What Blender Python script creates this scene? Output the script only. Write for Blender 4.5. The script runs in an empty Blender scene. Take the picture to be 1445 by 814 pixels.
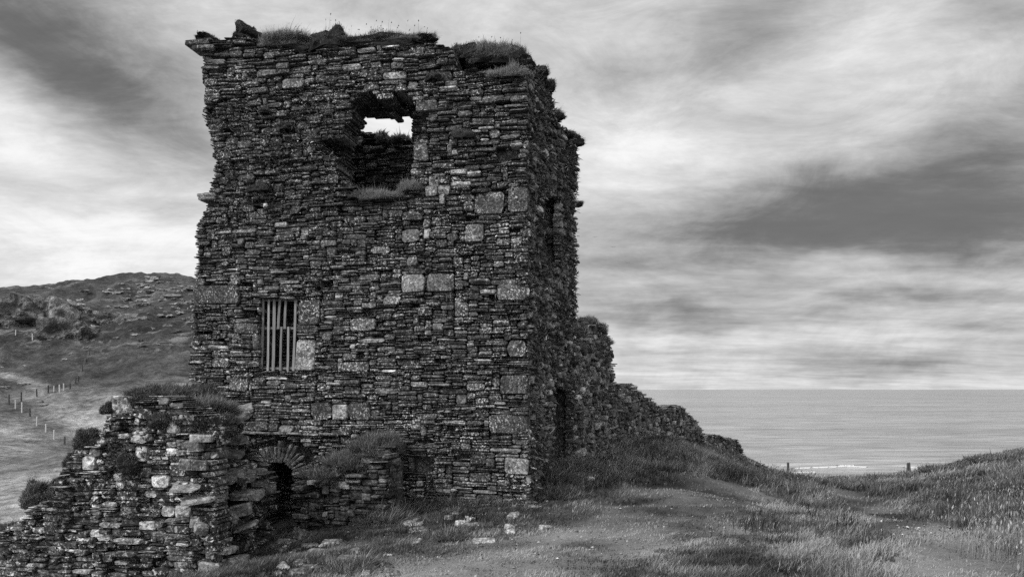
import bpy, math
import numpy as np

SC = bpy.context.scene
COL = SC.collection
F, CX, HY = 1100.0, 722.5, 549.0        # focal length / principal column / horizon row used for surveying the photo
rng = np.random.default_rng(11)
A = np.array


def P(px, py, Y):
    """surveyed point: photo position + its distance in metres"""
    return A([(px - CX) / F * Y, Y, (HY - py) / F * Y])


# ------------------------------------------------------------------ noise
def _h(ix, iy, iz, seed):
    n = (ix.astype(np.int64) * 374761393 + iy.astype(np.int64) * 668265263 + iz.astype(np.int64) * 2147483647 + seed * 974634541) & 0xFFFFFFFF
    n = ((n ^ (n >> 13)) * 1274126177) & 0xFFFFFFFF
    n = ((n ^ (n >> 15)) * 2246822519) & 0xFFFFFFFF
    return ((n ^ (n >> 16)) & 0xFFFFFF) / float(0xFFFFFF)


def vn(x, y, z=None, seed=0):
    x = np.asarray(x, float); y = np.asarray(y, float)
    z = np.zeros_like(x) if z is None else np.asarray(z, float)
    ix, iy, iz = np.floor(x), np.floor(y), np.floor(z)
    fx, fy, fz = x - ix, y - iy, z - iz
    fx = fx * fx * (3 - 2 * fx); fy = fy * fy * (3 - 2 * fy); fz = fz * fz * (3 - 2 * fz)
    r = 0
    for dx in (0, 1):
        for dy in (0, 1):
            for dz in (0, 1):
                w = (fx if dx else 1 - fx) * (fy if dy else 1 - fy) * (fz if dz else 1 - fz)
                r = r + w * _h(ix + dx, iy + dy, iz + dz, seed)
    return r * 2 - 1


def fbm(x, y, z=None, seed=0, oc=4):
    r, a, s = 0, 1.0, 1.0
    for k in range(oc):
        r = r + a * vn(np.asarray(x) * s, np.asarray(y) * s, None if z is None else np.asarray(z) * s, seed + k * 17)
        a *= .5; s *= 2.03
    return r


def inpoly(x, y, poly):
    x = np.asarray(x); y = np.asarray(y)
    r = np.zeros(x.shape, bool)
    n = len(poly)
    for i in range(n):
        x0, y0 = poly[i]; x1, y1 = poly[(i + 1) % n]
        if y0 == y1: continue
        c = ((y0 > y) != (y1 > y)) & (x < (x1 - x0) * (y - y0) / (y1 - y0) + x0)
        r ^= c
    return r


# ------------------------------------------------------------------ mesh plumbing
class MB:
    def __init__(s):
        s.V = []; s.Q = []; s.T = []; s.t = []; s.n = 0

    def add(s, V, Q=None, T=None, tone=None):
        V = np.asarray(V, float).reshape(-1, 3)
        if Q is not None and len(Q): s.Q.append(np.asarray(Q, np.int64).reshape(-1, 4) + s.n)
        if T is not None and len(T): s.T.append(np.asarray(T, np.int64).reshape(-1, 3) + s.n)
        s.V.append(V)
        s.t.append(np.broadcast_to(np.asarray(.2 if tone is None else tone, float), (len(V),)))
        s.n += len(V)

    def build(s, name, mat, parent=None, origin=None, smooth=False):
        V = np.concatenate(s.V); t = np.concatenate(s.t)
        Q = np.concatenate(s.Q) if s.Q else np.zeros((0, 4), np.int64)
        T = np.concatenate(s.T) if s.T else np.zeros((0, 3), np.int64)
        if parent is not None:
            org = A(parent['_org'][:])
        else:
            org = A(origin) if origin is not None else A([V[:, 0].mean(), V[:, 1].mean(), V[:, 2].min()])
        me = bpy.data.meshes.new(name)
        me.vertices.add(len(V)); me.vertices.foreach_set('co', (V - org).astype(np.float32).ravel())
        nl = len(Q) * 4 + len(T) * 3
        me.loops.add(nl)
        me.loops.foreach_set('vertex_index', np.concatenate([Q.ravel(), T.ravel()]).astype(np.int32))
        me.polygons.add(len(Q) + len(T))
        ls = np.concatenate([np.arange(len(Q)) * 4, len(Q) * 4 + np.arange(len(T)) * 3]).astype(np.int32)
        me.polygons.foreach_set('loop_start', ls)
        me.update(calc_edges=True)
        me.polygons.foreach_set('use_smooth', np.full(len(Q) + len(T), smooth, bool))
        at = me.attributes.new('tone', 'FLOAT', 'POINT')
        at.data.foreach_set('value', t.astype(np.float32))
        me.materials.append(mat)
        me.update()
        o = bpy.data.objects.new(name, me)
        COL.objects.link(o)
        if parent is not None:
            o.parent = parent
        else:
            o.location = org
        return o


def tag(o, label=None, cat=None, group=None, kind=None):
    for k, v in (('label', label), ('category', cat), ('group', group), ('kind', kind)):
        if v: o[k] = v
    return o


ORG = []


def thing(name, loc, label, cat, group=None):
    o = bpy.data.objects.new(name, None)
    COL.objects.link(o)
    o.location = loc
    o['_org'] = [float(v) for v in loc]
    ORG.append(o)
    return tag(o, label, cat, group)


# ------------------------------------------------------------------ materials (the photograph is black and white: all greys)
class NT:
    def __init__(s, tree): s.t = tree

    def n(s, kind, ins=None, **kw):
        nd = s.t.nodes.new(kind)
        for k, v in kw.items(): setattr(nd, k, v)
        for k, v in (ins or {}).items():
            if isinstance(v, bpy.types.NodeSocket): s.t.links.new(v, nd.inputs[k])
            else: nd.inputs[k].default_value = v
        return nd

    def m(s, op, a, b=None, c=None, clamp=False):
        ins = {0: a}
        if b is not None: ins[1] = b
        if c is not None: ins[2] = c
        return s.n('ShaderNodeMath', ins, operation=op, use_clamp=clamp).outputs[0]

    def noise(s, vec, scale, detail=4, rough=.55, dist=0.0):
        return s.n('ShaderNodeTexNoise', {'Vector': vec, 'Scale': scale, 'Detail': detail, 'Roughness': rough, 'Distortion': dist}).outputs['Fac']

    def ramp(s, v, a, b, c=0.0, d=1.0, smooth=True):
        return s.n('ShaderNodeMapRange', {'Value': v, 'From Min': a, 'From Max': b, 'To Min': c, 'To Max': d},
                   interpolation_type='SMOOTHSTEP' if smooth else 'LINEAR').outputs[0]

    def mixf(s, f, a, b):
        nd = s.n('ShaderNodeMix', {0: f, 2: a, 3: b}, data_type='FLOAT')
        return nd.outputs[0]


def material(name):
    m = bpy.data.materials.new(name)
    m.use_nodes = True
    t = m.node_tree
    t.nodes.clear()
    return m, NT(t)


def stone_mat(name, gain=1.0, lichen=.6, moss=.5, lth=.60, lsc=20):
    m, k = material(name)
    co = k.n('ShaderNodeTexCoord').outputs['Object']
    tone = k.n('ShaderNodeAttribute', attribute_name='tone').outputs['Fac']
    fine = k.noise(co, 22, 6, .65)
    mid = k.noise(co, 5, 4, .6)
    v = k.m('MULTIPLY', tone, k.ramp(fine, .33, .67, .2, 1.9, False))
    v = k.m('MULTIPLY', v, k.ramp(mid, .33, .67, .5, 1.5, False))
    big = k.noise(co, .9, 4, .6)
    mossn = k.noise(co, 3.1, 6, .7)
    mf = k.m('MULTIPLY', k.ramp(mossn, .5, .62), k.ramp(big, .38, .6, .25, 1.0))
    mf = k.m('MULTIPLY', mf, moss)
    v = k.mixf(mf, v, .022)
    l1 = k.noise(co, lsc, 5, .7, .4)
    l2 = k.noise(co, 1.7, 3, .6)
    lf = k.m('MULTIPLY', k.ramp(l1, lth, lth + .07), k.ramp(l2, .42, .62, .2, 1.0))
    lf = k.m('MULTIPLY', lf, lichen)
    l3 = k.noise(co, lsc * 2.3, 3, .6)
    l4 = k.m('MULTIPLY', k.ramp(l3, .60, .66), k.ramp(mid, .42, .6, .15, 1.0))
    lf = k.m('MAXIMUM', lf, k.m('MULTIPLY', l4, lichen))
    v = k.mixf(lf, v, .58)
    v = k.m('MULTIPLY', v, gain)
    b1 = k.noise(co, 45, 5, .7)
    b2 = k.noise(co, 14, 5, .6)
    h = k.m('ADD', k.m('MULTIPLY', b1, .35), b2)
    bump = k.n('ShaderNodeBump', {'Height': h, 'Strength': .8, 'Distance': .03})
    bs = k.n('ShaderNodeBsdfPrincipled', {'Base Color': v, 'Roughness': .92, 'Normal': bump.outputs[0]})
    bs.inputs['Specular IOR Level'].default_value = .25
    k.n('ShaderNodeOutputMaterial', {'Surface': bs.outputs[0]})
    return m


def grass_mat(name, tr=.35):
    m, k = material(name)
    tone = k.n('ShaderNodeAttribute', attribute_name='tone').outputs['Fac']
    d = k.n('ShaderNodeBsdfDiffuse', {'Color': tone, 'Roughness': .6})
    t = k.n('ShaderNodeBsdfTranslucent', {'Color': tone})
    mx = k.n('ShaderNodeMixShader', {0: tr, 1: d.outputs[0], 2: t.outputs[0]})
    k.n('ShaderNodeOutputMaterial', {'Surface': mx.outputs[0]})
    return m


def ground_mat(name, s1, s2, lo, hi, bumpd, spots=0.0, spotscale=.12):
    m, k = material(name)
    co = k.n('ShaderNodeTexCoord').outputs['Object']
    tone = k.n('ShaderNodeAttribute', attribute_name='tone').outputs['Fac']
    a = k.noise(co, s1, 6, .65)
    b = k.noise(co, s2, 6, .7)
    v = k.m('MULTIPLY', tone, k.ramp(a, .3, .7, lo, hi, False))
    v = k.m('MULTIPLY', v, k.ramp(b, .3, .7, lo, hi, False))
    if spots:
        mp = k.n('ShaderNodeMapping', {'Vector': co, 'Scale': (1, 1, 2.2)}).outputs[0]
        c = k.noise(mp, spotscale, 8, .72, .6)
        c2 = k.noise(co, spotscale * .22, 3, .5)
        f = k.m('MULTIPLY', k.ramp(c, .53, .6), k.ramp(c2, .44, .58))
        f = k.m('MULTIPLY', f, k.ramp(k.n('ShaderNodeSeparateXYZ', {0: co}).outputs[2], 2, 9))
        v = k.mixf(k.m('MULTIPLY', f, spots), v, .2)
    bump = k.n('ShaderNodeBump', {'Height': b, 'Strength': .9, 'Distance': bumpd})
    bs = k.n('ShaderNodeBsdfPrincipled', {'Base Color': v, 'Roughness': 1.0, 'Normal': bump.outputs[0]})
    bs.inputs['Specular IOR Level'].default_value = .1
    k.n('ShaderNodeOutputMaterial', {'Surface': bs.outputs[0]})
    return m


M_STONE = stone_mat('weathered_slate_masonry', 1.0, .95, .85, .54, 24)
M_RUIN = stone_mat('lichen_covered_masonry', 1.0, 1.0, .85, .535, 12)
M_DARK = stone_mat('shaded_rubble', 1.0, .5, .85, .57, 22)
M_ROCK = stone_mat('bare_rock', 1.0, .6, .35, .55, 16)
M_GRASS = grass_mat('grass_blades')
M_GROUND = ground_mat('turf_ground', 9, 60, .6, 1.35, .03)
M_PATH = ground_mat('worn_turf', 14, 80, .75, 1.25, .02)
M_FIELD = ground_mat('field_grass', .35, 2.2, .75, 1.25, .25)
M_HILL = ground_mat('heath', .25, 1.3, .4, 1.7, .9, .85, .3)


def wood_mat():
    m, k = material('grey_weathered_timber')
    co = k.n('ShaderNodeTexCoord').outputs['Object']
    tone = k.n('ShaderNodeAttribute', attribute_name='tone').outputs['Fac']
    mp = k.n('ShaderNodeMapping', {'Vector': co, 'Scale': (60, 60, 3)}).outputs[0]
    g = k.noise(mp, 1, 5, .6)
    v = k.m('MULTIPLY', tone, k.ramp(g, .3, .7, .6, 1.3, False))
    bump = k.n('ShaderNodeBump', {'Height': g, 'Strength': .5, 'Distance': .01})
    bs = k.n('ShaderNodeBsdfPrincipled', {'Base Color': v, 'Roughness': .85, 'Normal': bump.outputs[0]})
    k.n('ShaderNodeOutputMaterial', {'Surface': bs.outputs[0]})
    return m


M_WOOD = wood_mat()


def plain(name, v, rough=.6, metal=0.0):
    m, k = material(name)
    co = k.n('ShaderNodeTexCoord').outputs['Object']
    g = k.noise(co, 30, 4, .6)
    c = k.ramp(g, .3, .7, v * .7, v * 1.3, False)
    bs = k.n('ShaderNodeBsdfPrincipled', {'Base Color': c, 'Roughness': rough, 'Metallic': metal})
    k.n('ShaderNodeOutputMaterial', {'Surface': bs.outputs[0]})
    return m


M_WIRE = plain('galvanised_wire', .3, .5, .8)
M_FOAM = plain('sea_foam', .5, .9)
M_BIRD = plain('dark_plumage', .05, .8)


def sea_mat():
    m, k = material('sea_water')
    co = k.n('ShaderNodeTexCoord').outputs['Object']

    def w(sx, sy, det, ro, rot):
        return k.noise(k.n('ShaderNodeMapping', {'Vector': co, 'Scale': (sx, sy, 1), 'Rotation': (0, 0, rot)}).outputs[0], 1.0, det, ro, .3)
    a = w(.05, .16, 6, .62, .06); b = w(.006, .028, 5, .6, -.05); c_ = w(.0012, .006, 4, .55, .03)
    h = k.m('ADD', k.m('MULTIPLY', a, 1.0), k.m('ADD', k.m('MULTIPLY', b, 3.0), k.m('MULTIPLY', c_, 6.0)))
    bump = k.n('ShaderNodeBump', {'Height': h, 'Strength': 1.0, 'Distance': .8})
    f = k.m('MULTIPLY', k.ramp(a, .36, .64, .55, 1.5, False), k.m('MULTIPLY', k.ramp(b, .35, .65, .7, 1.3, False), k.ramp(c_, .35, .65, .8, 1.2, False)))
    bs = k.n('ShaderNodeBsdfPrincipled', {'Base Color': k.m('MULTIPLY', f, .22), 'Roughness': .16, 'IOR': 1.33, 'Normal': bump.outputs[0]})
    k.n('ShaderNodeOutputMaterial', {'Surface': bs.outputs[0]})
    return m


M_SEA = sea_mat()

# ------------------------------------------------------------------ terrain
_ctl = []


def c(px, py, Y): _ctl.append(P(px, py, Y))


def cw(x, y, z): _ctl.append(A([x, y, z], float))


for q in ((0, 1, -1.72), (2, 1, -1.7), (-2, 1, -1.75), (0, -5, -1.7), (-6, -5, -2.1), (6, -5, -1.6), (-30, -10, -4), (30, -10, -1.5),
          (0, -40, -2), (-60, -60, -4), (60, -60, -2), (6, 3, -1.65), (-4, 4, -1.95), (-7, 5, -2.7), (-12, 6, -3.6), (0, 4, -1.76), (3, 4, -1.72)): cw(*q)
for q in ((500, 814, 8.6), (640, 814, 8.1), (800, 814, 7.8), (1100, 814, 7.6), (1400, 814, 7.2), (390, 800, 9.6), (560, 735, 14.6),
          (744, 714, 15), (650, 725, 14.5), (470, 757, 13.2), (420, 765, 13.6), (395, 748, 15.7), (700, 760, 11.3), (900, 740, 11.8),
          (1000, 703, 15), (900, 702, 15.3), (820, 672, 18), (870, 655, 20.5), (950, 620, 29), (985, 622, 33), (1020, 634, 37), (1060, 648, 40),
          (1100, 671, 44), (1150, 674, 47), (1200, 674, 48), (1250, 673, 48), (1300, 669, 46), (1340, 657, 43), (1390, 643, 40),
          (1445, 637, 38), (1520, 630, 37), (1650, 640, 36), (1100, 710, 16.5), (1200, 720, 16.5), (1300, 740, 13), (1400, 740, 11.5), (1445, 735, 11),
          (1200, 690, 25), (1300, 684, 25), (1400, 672, 24), (1445, 665, 24), (1120, 684, 24), (1000, 668, 21), (930, 660, 22), (1050, 670, 27)): c(*q)
for q in ((1060, 666, 33), (1100, 683, 33), (1150, 686, 34), (1200, 687, 34), (1250, 686, 34), (1300, 680, 33), (1350, 666, 32), (1400, 656, 31), (1445, 650, 30), (1060, 668, 29), (1150, 684, 29), (1250, 684, 29), (1350, 674, 28),
          (1020, 652, 30), (990, 640, 28), (960, 632, 26), (1100, 677, 39), (1150, 680, 40), (1200, 681, 40), (1250, 680, 40), (1300, 674, 39)): c(*q)
for px in (950, 1020, 1100, 1250, 1400, 1550, 1750):        # the cliff down to the sea
    for Y, z in ((58, -8), (70, -16), (85, -24), (140, -30), (400, -32)):
        cw((px - CX) / F * Y, Y, z)
for px in (520, 620, 720, 820, 890):
    for Y, z in ((22, -1.9), (30, -2.1), (42, -4), (58, -12), (75, -24), (140, -30), (400, -32)):
        cw((px - CX) / F * Y, Y, z)
for q in ((-9, 12.2, -3.7), (-12, 12, -4.0), (-6, 12.5, -3.0), (-4.2, 12.5, -2.75), (-7, 18, -3.2), (-10, 16, -3.8), (-5, 23, -2.6)): cw(*q)
for q in ((0, 725, 30), (50, 690, 38), (0, 660, 48), (80, 640, 62), (0, 622, 72), (50, 602, 82), (0, 586, 88), (20, 569, 95), (90, 627, 76),
          (112, 633, 72), (130, 602, 85), (150, 577, 92), (90, 551, 104), (60, 557, 100), (120, 539, 113), (200, 551, 103), (250, 546, 107),
          (-150, 720, 30), (-150, 620, 72), (-150, 560, 100), (180, 640, 60), (250, 650, 45), (330, 620, 60), (330, 560, 95),
          (0, 540, 110), (0, 500, 128), (0, 470, 140), (0, 430, 158), (0, 409, 185), (-150, 500, 130), (-150, 415, 185),
          (100, 500, 126), (100, 480, 136), (100, 432, 160), (100, 403, 190), (180, 480, 134), (180, 440, 158), (150, 396, 192),
          (200, 393, 195), (240, 392, 195), (275, 398, 195), (320, 410, 195), (250, 500, 124), (250, 465, 140), (250, 425, 163),
          (350, 500, 130), (350, 470, 150), (430, 520, 150)): c(*q)
for px, Y, z in ((0, 240, 22), (150, 240, 24), (270, 240, 22), (0, 420, 10), (270, 420, 5), (-300, 190, 22), (-300, 420, 15), (430, 240, 0), (430, 420, -20), (-700, 190, 15), (-700, 60, -4)):
    cw((px - CX) / F * Y, Y, z)
_ctl = A(_ctl)


def _lp(x, y):
    r = np.hypot(x, y)
    return np.arctan2(x, y), np.log(r + 1.5), r


def _U(d2):
    return np.where(d2 > 1e-12, d2 * np.log(np.maximum(d2, 1e-12)), 0)


_ca, _cb, _cr = _lp(_ctl[:, 0], _ctl[:, 1])
_n = len(_ctl)
_K = _U((_ca[:, None] - _ca[None]) ** 2 + (_cb[:, None] - _cb[None]) ** 2) + np.eye(_n) * 2e-4
_Pm = np.stack([np.ones(_n), _ca, _cb], 1)
_S = np.zeros((_n + 3, _n + 3)); _S[:_n, :_n] = _K; _S[:_n, _n:] = _Pm; _S[_n:, :_n] = _Pm.T
_w = np.linalg.solve(_S, np.concatenate([_ctl[:, 2] / (_cr + 5), np.zeros(3)]))


def gz0(x, y):
    x = np.atleast_1d(np.asarray(x, float)); y = np.atleast_1d(np.asarray(y, float))
    sh = x.shape; x = x.ravel(); y = y.ravel()
    out = np.zeros(len(x))
    for i in range(0, len(x), 20000):
        a, b, r = _lp(x[i:i + 20000], y[i:i + 20000])
        v = _U((a[:, None] - _ca[None]) ** 2 + (b[:, None] - _cb[None]) ** 2) @ _w[:_n] + _w[_n] + _w[_n + 1] * a + _w[_n + 2] * b
        out[i:i + 20000] = v * (r + 5)
    return out.reshape(sh)


def gz(x, y):
    x = np.atleast_1d(np.asarray(x, float)); y = np.atleast_1d(np.asarray(y, float))
    r = np.hypot(x, y)
    z = gz0(x, y)
    far = np.clip((r - 60) / 60, 0, 1)
    z = z + .05 * fbm(x * .9, y * .9, seed=3) * np.clip(r / 12, .3, 1.5) + .02 * fbm(x * 4, y * 4, seed=5, oc=3)
    z = z + far * (1.0 * fbm(x * .05, y * .05, seed=8, oc=5) + .4 * fbm(x * .3, y * .3, seed=9, oc=3))
    z = z + np.clip((r - 120) / 30, 0, 1) * (1.3 * (.5 - np.abs(fbm(x * .09, y * .09, seed=14, oc=5))))
    return z


_hy = np.exp(np.linspace(math.log(3), math.log(420), 900))


def hit(px, py):
    """where the sight line through a photo position meets the ground"""
    X = (px - CX) / F * _hy; Z = (HY - py) / F * _hy
    d = Z - gz(X, _hy)
    i = np.argmax(d < 0)
    if d[i] >= 0: i = len(_hy) - 1
    Y = _hy[i]
    return A([(px - CX) / F * Y, Y, float(gz((px - CX) / F * Y, Y)[0])])


# plan polygons that ground plants must stay out of
Lc, Cc, Bc = A([-6.59, 16.2]), A([.293, 15.0]), A([1.587, 19.5])
BLc = Lc + (Bc - Cc)
FOOT = [[tuple(Lc), tuple(Cc), tuple(Bc), tuple(BLc)],
        [(-4.5, 11.55), (-4.4, 14.4), (-4.9, 16), (-9.5, 15), (-9.5, 12.5)],
        [(-4.05, 14.55), (-2.35, 14.1), (-2.3, 15.9), (-4.05, 15.9)]]


def infoot(x, y):
    r = np.zeros(np.shape(x), bool)
    for f in FOOT: r |= inpoly(x, y, f)
    return r


# worn path: two trodden lines
def polyline(pts): return A([hit(*p)[:2] for p in pts])


PATHS = [(polyline([(600, 830), (700, 795), (820, 765), (920, 732), (985, 705), (1010, 690)]), 1.45),
         (polyline([(1370, 840), (1335, 775), (1270, 735), (1215, 712), (1190, 697), (1180, 688)]), .62)]


def pathw(x, y):
    w = np.zeros(np.shape(x))
    for pl, wd in PATHS:
        d = np.full(np.shape(x), 1e9)
        for i in range(len(pl) - 1):
            a, b = pl[i], pl[i + 1]
            ab = b - a
            t = np.clip(((x - a[0]) * ab[0] + (y - a[1]) * ab[1]) / (ab @ ab), 0, 1)
            d = np.minimum(d, np.hypot(x - a[0] - t * ab[0], y - a[1] - t * ab[1]))
        d = d + .3 * fbm(x * 1.3, y * 1.3, seed=21, oc=5)
        w = np.maximum(w, 1 - np.clip((d - wd * .45) / (wd * 1.1), 0, 1))
    return w


def ground():
    fine = np.radians(np.arange(-44, 44.01, .11))
    side = np.radians(np.concatenate([np.arange(-180, -44, 4.0)]))
    side2 = np.radians(np.arange(46, 180, 4.0))
    th = np.concatenate([side, fine, side2])
    r = np.exp(np.linspace(math.log(.7), math.log(430), 330))
    TH, R = np.meshgrid(th, r)
    X = R * np.sin(TH); Y = R * np.cos(TH)
    Z = gz(X, Y)
    na, nr = len(th), len(r)
    V = np.stack([X, Y, Z], -1).reshape(-1, 3)
    i, j = np.meshgrid(np.arange(nr - 1), np.arange(na), indexing='ij')
    j2 = (j + 1) % na
    Q = np.stack([i * na + j, i * na + j2, (i + 1) * na + j2, (i + 1) * na + j], -1).reshape(-1, 4)
    xc = V[Q].mean(1)
    rc = np.hypot(xc[:, 0], xc[:, 1])
    pw = pathw(xc[:, 0], xc[:, 1])
    left = xc[:, 0] < -.18 * xc[:, 1]
    zone = np.zeros(len(Q), int)
    zone[(pw > .5) & (rc < 40)] = 1
    fb = 26 + 2 * fbm(xc[:, 0] * .2, xc[:, 1] * .2, seed=4)
    zone[(rc > fb) & left] = 2
    hb = 118 + 5 * fbm(xc[:, 0] * .05, xc[:, 1] * .05, seed=6)
    zone[(rc > hb) & left] = 3
    near = .07 + .03 * fbm(V[:, 0] * .5, V[:, 1] * .5, seed=31)
    tn = np.clip(near, .035, .2)
    lf = np.clip((-V[:, 0] - 5.5) / 3, 0, 1) * np.clip(V[:, 1] / 6 - .5, 0, 1)
    tn = tn * (1 - lf) + .2 * lf * (1 + .3 * fbm(V[:, 0] * .5, V[:, 1] * .5, seed=39))
    fieldt = .25 + .07 * fbm(V[:, 0] * .06, V[:, 1] * .06, seed=32, oc=5)
    hillt = .05 + .02 * fbm(V[:, 0] * .05, V[:, 1] * .05, seed=33, oc=5)
    rv = np.hypot(V[:, 0], V[:, 1]); bl = np.clip((rv - 98 - 9 * fbm(V[:, 0] * .06, V[:, 1] * .06, seed=36)) / 22, 0, 1)
    fh = fieldt * (1 - bl) + hillt * bl
    fl = A([hit(*q)[:2] for q in ((14, 572), (42, 588), (65, 610), (91, 626), (120, 640))])
    dd = np.full(len(V), 1e9)
    for a_, b_ in zip(fl[:-1], fl[1:]):
        t_ = np.clip(((V[:, :2] - a_) @ (b_ - a_)) / ((b_ - a_) @ (b_ - a_)), 0, 1)
        dd = np.minimum(dd, np.hypot(*(V[:, :2] - a_ - t_[:, None] * (b_ - a_)).T))
    fh = fh * (1 - .5 * np.exp(-(dd / 3.0) ** 2))
    trk = A([hit(*q)[:2] for q in ((-30, 520), (0, 527), (30, 534), (52, 545), (60, 556))])
    dd = np.full(len(V), 1e9)
    for a_, b_ in zip(trk[:-1], trk[1:]):
        t_ = np.clip(((V[:, :2] - a_) @ (b_ - a_)) / ((b_ - a_) @ (b_ - a_)), 0, 1)
        dd = np.minimum(dd, np.hypot(*(V[:, :2] - a_ - t_[:, None] * (b_ - a_)).T))
    fh = np.maximum(fh, .2 * np.exp(-(dd / 1.6) ** 2))
    patht = .07 + .11 * np.clip((13.5 - V[:, 1]) / 4.5, 0, 1) + .05 * fbm(V[:, 0] * 1.2, V[:, 1] * 1.2, seed=53, oc=4) + .03 * fbm(V[:, 0] * .7, V[:, 1] * .7, seed=34)
    for zi, (nm, mt, tone) in enumerate((('ground', M_GROUND, tn), ('path', M_PATH, patht), ('field', M_HILL, fh), ('hill', M_HILL, fh))):
        q = Q[zone == zi]
        u, inv = np.unique(q, return_inverse=True)
        mb = MB(); mb.add(V[u], inv.reshape(-1, 4), None, np.clip(tone[u], .03, .34))
        o = mb.build(nm, mt, None, (0, 0, 0), smooth=True)
        tag(o, kind='structure')


ground()

# ------------------------------------------------------------------ sea
SEA = -20.0


def sea():
    th = np.radians(np.arange(-95, 95.01, 1.0))
    r = np.exp(np.linspace(math.log(40), math.log(60000), 60))
    TH, R = np.meshgrid(th, r)
    V = np.stack([R * np.sin(TH), R * np.cos(TH), np.full(R.shape, SEA)], -1).reshape(-1, 3)
    na, nr = len(th), len(r)
    i, j = np.meshgrid(np.arange(nr - 1), np.arange(na - 1), indexing='ij')
    Q = np.stack([i * na + j, i * na + j + 1, (i + 1) * na + j + 1, (i + 1) * na + j], -1).reshape(-1, 4)
    mb = MB(); mb.add(V, Q)
    tag(mb.build('sea', M_SEA, None, (0, 0, SEA)), kind='structure')
    # breaking surf near the rocks
    mb = MB()
    for (pts, w) in (([(1116, 661.5), (1140, 660), (1160, 659.2), (1190, 658.2), (1225, 659)], 2.0), ([(1115, 667), (1150, 666)], 1.2), ([(1275, 659.5), (1300, 660.5), (1320, 661)], 1.4), ([(1180, 657.2), (1205, 656.7)], .6)):
        pts = A(pts)
        s = np.linspace(0, 1, 60)
        px = np.interp(s, np.linspace(0, 1, len(pts)), pts[:, 0]); py = np.interp(s, np.linspace(0, 1, len(pts)), pts[:, 1])
        Y = -SEA * F / (py - HY); X = (px - CX) / F * Y
        ww = w * np.sin(np.pi * s) ** .5 * (1 + .8 * vn(s * 14, s * 0, seed=2)) + .05
        ww = ww * .38
        Ya = Y + ww * 1.4 + vn(s * 25, s * 0, seed=5); Yb = Y - ww * 1.4 + vn(s * 31, s * 0, seed=6)
        Vt = np.concatenate([np.stack([X, Ya, Y * 0 + SEA + .03], 1), np.stack([X, Y, Y * 0 + SEA + .25], 1), np.stack([X, Yb, Y * 0 + SEA + .03], 1)])
        k = np.arange(59)
        mb.add(Vt, np.concatenate([np.stack([k + 60, k + 61, k + 1, k], 1), np.stack([k + 120, k + 121, k + 61, k + 60], 1)]))
    tag(mb.build('surf', M_FOAM), 'white line of breaking surf on the sea below the cliff', 'surf', None, 'stuff')


sea()


# ------------------------------------------------------------------ masonry
class Plane:
    def __init__(s, p0, p1):
        s.p0 = A(p0, float); d = A(p1, float) - s.p0
        s.len = float(np.hypot(*d)); s.ud = d / s.len
        s.n = A([s.ud[1], -s.ud[0]])

    def off(s, d):
        q = Plane(s.p0 + s.n * d, s.p0 + s.n * d + s.ud)
        q.len = s.len
        return q

    def uz(s, px, py, d=0.0):
        rx = (px - CX) / F
        t = (s.p0 @ s.n + d) / (rx * s.n[0] + s.n[1])
        p = A([rx * t, t])
        return float((p - s.p0) @ s.ud), float(t * (HY - py) / F)

    def poly(s, pts, d=0.0): return [s.uz(a, b, d) for a, b in pts]

    def map(s, warp=1.0, seed=0):
        def f(u, z, d):
            zz = z + warp * (.03 * vn(u * .55, z * .8, seed=41 + seed) + .012 * vn(u * 1.9, z * 2.2, seed=42 + seed))
            dd = d + warp * (.05 * vn(u * .7, z * .6, seed=43 + seed) + .02 * vn(u * 2.3, z * 2.1, seed=44 + seed))
            return np.stack([s.p0[0] + s.ud[0] * u + s.n[0] * dd, s.p0[1] + s.ud[1] * u + s.n[1] * dd, zz], -1)
        return f


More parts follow.
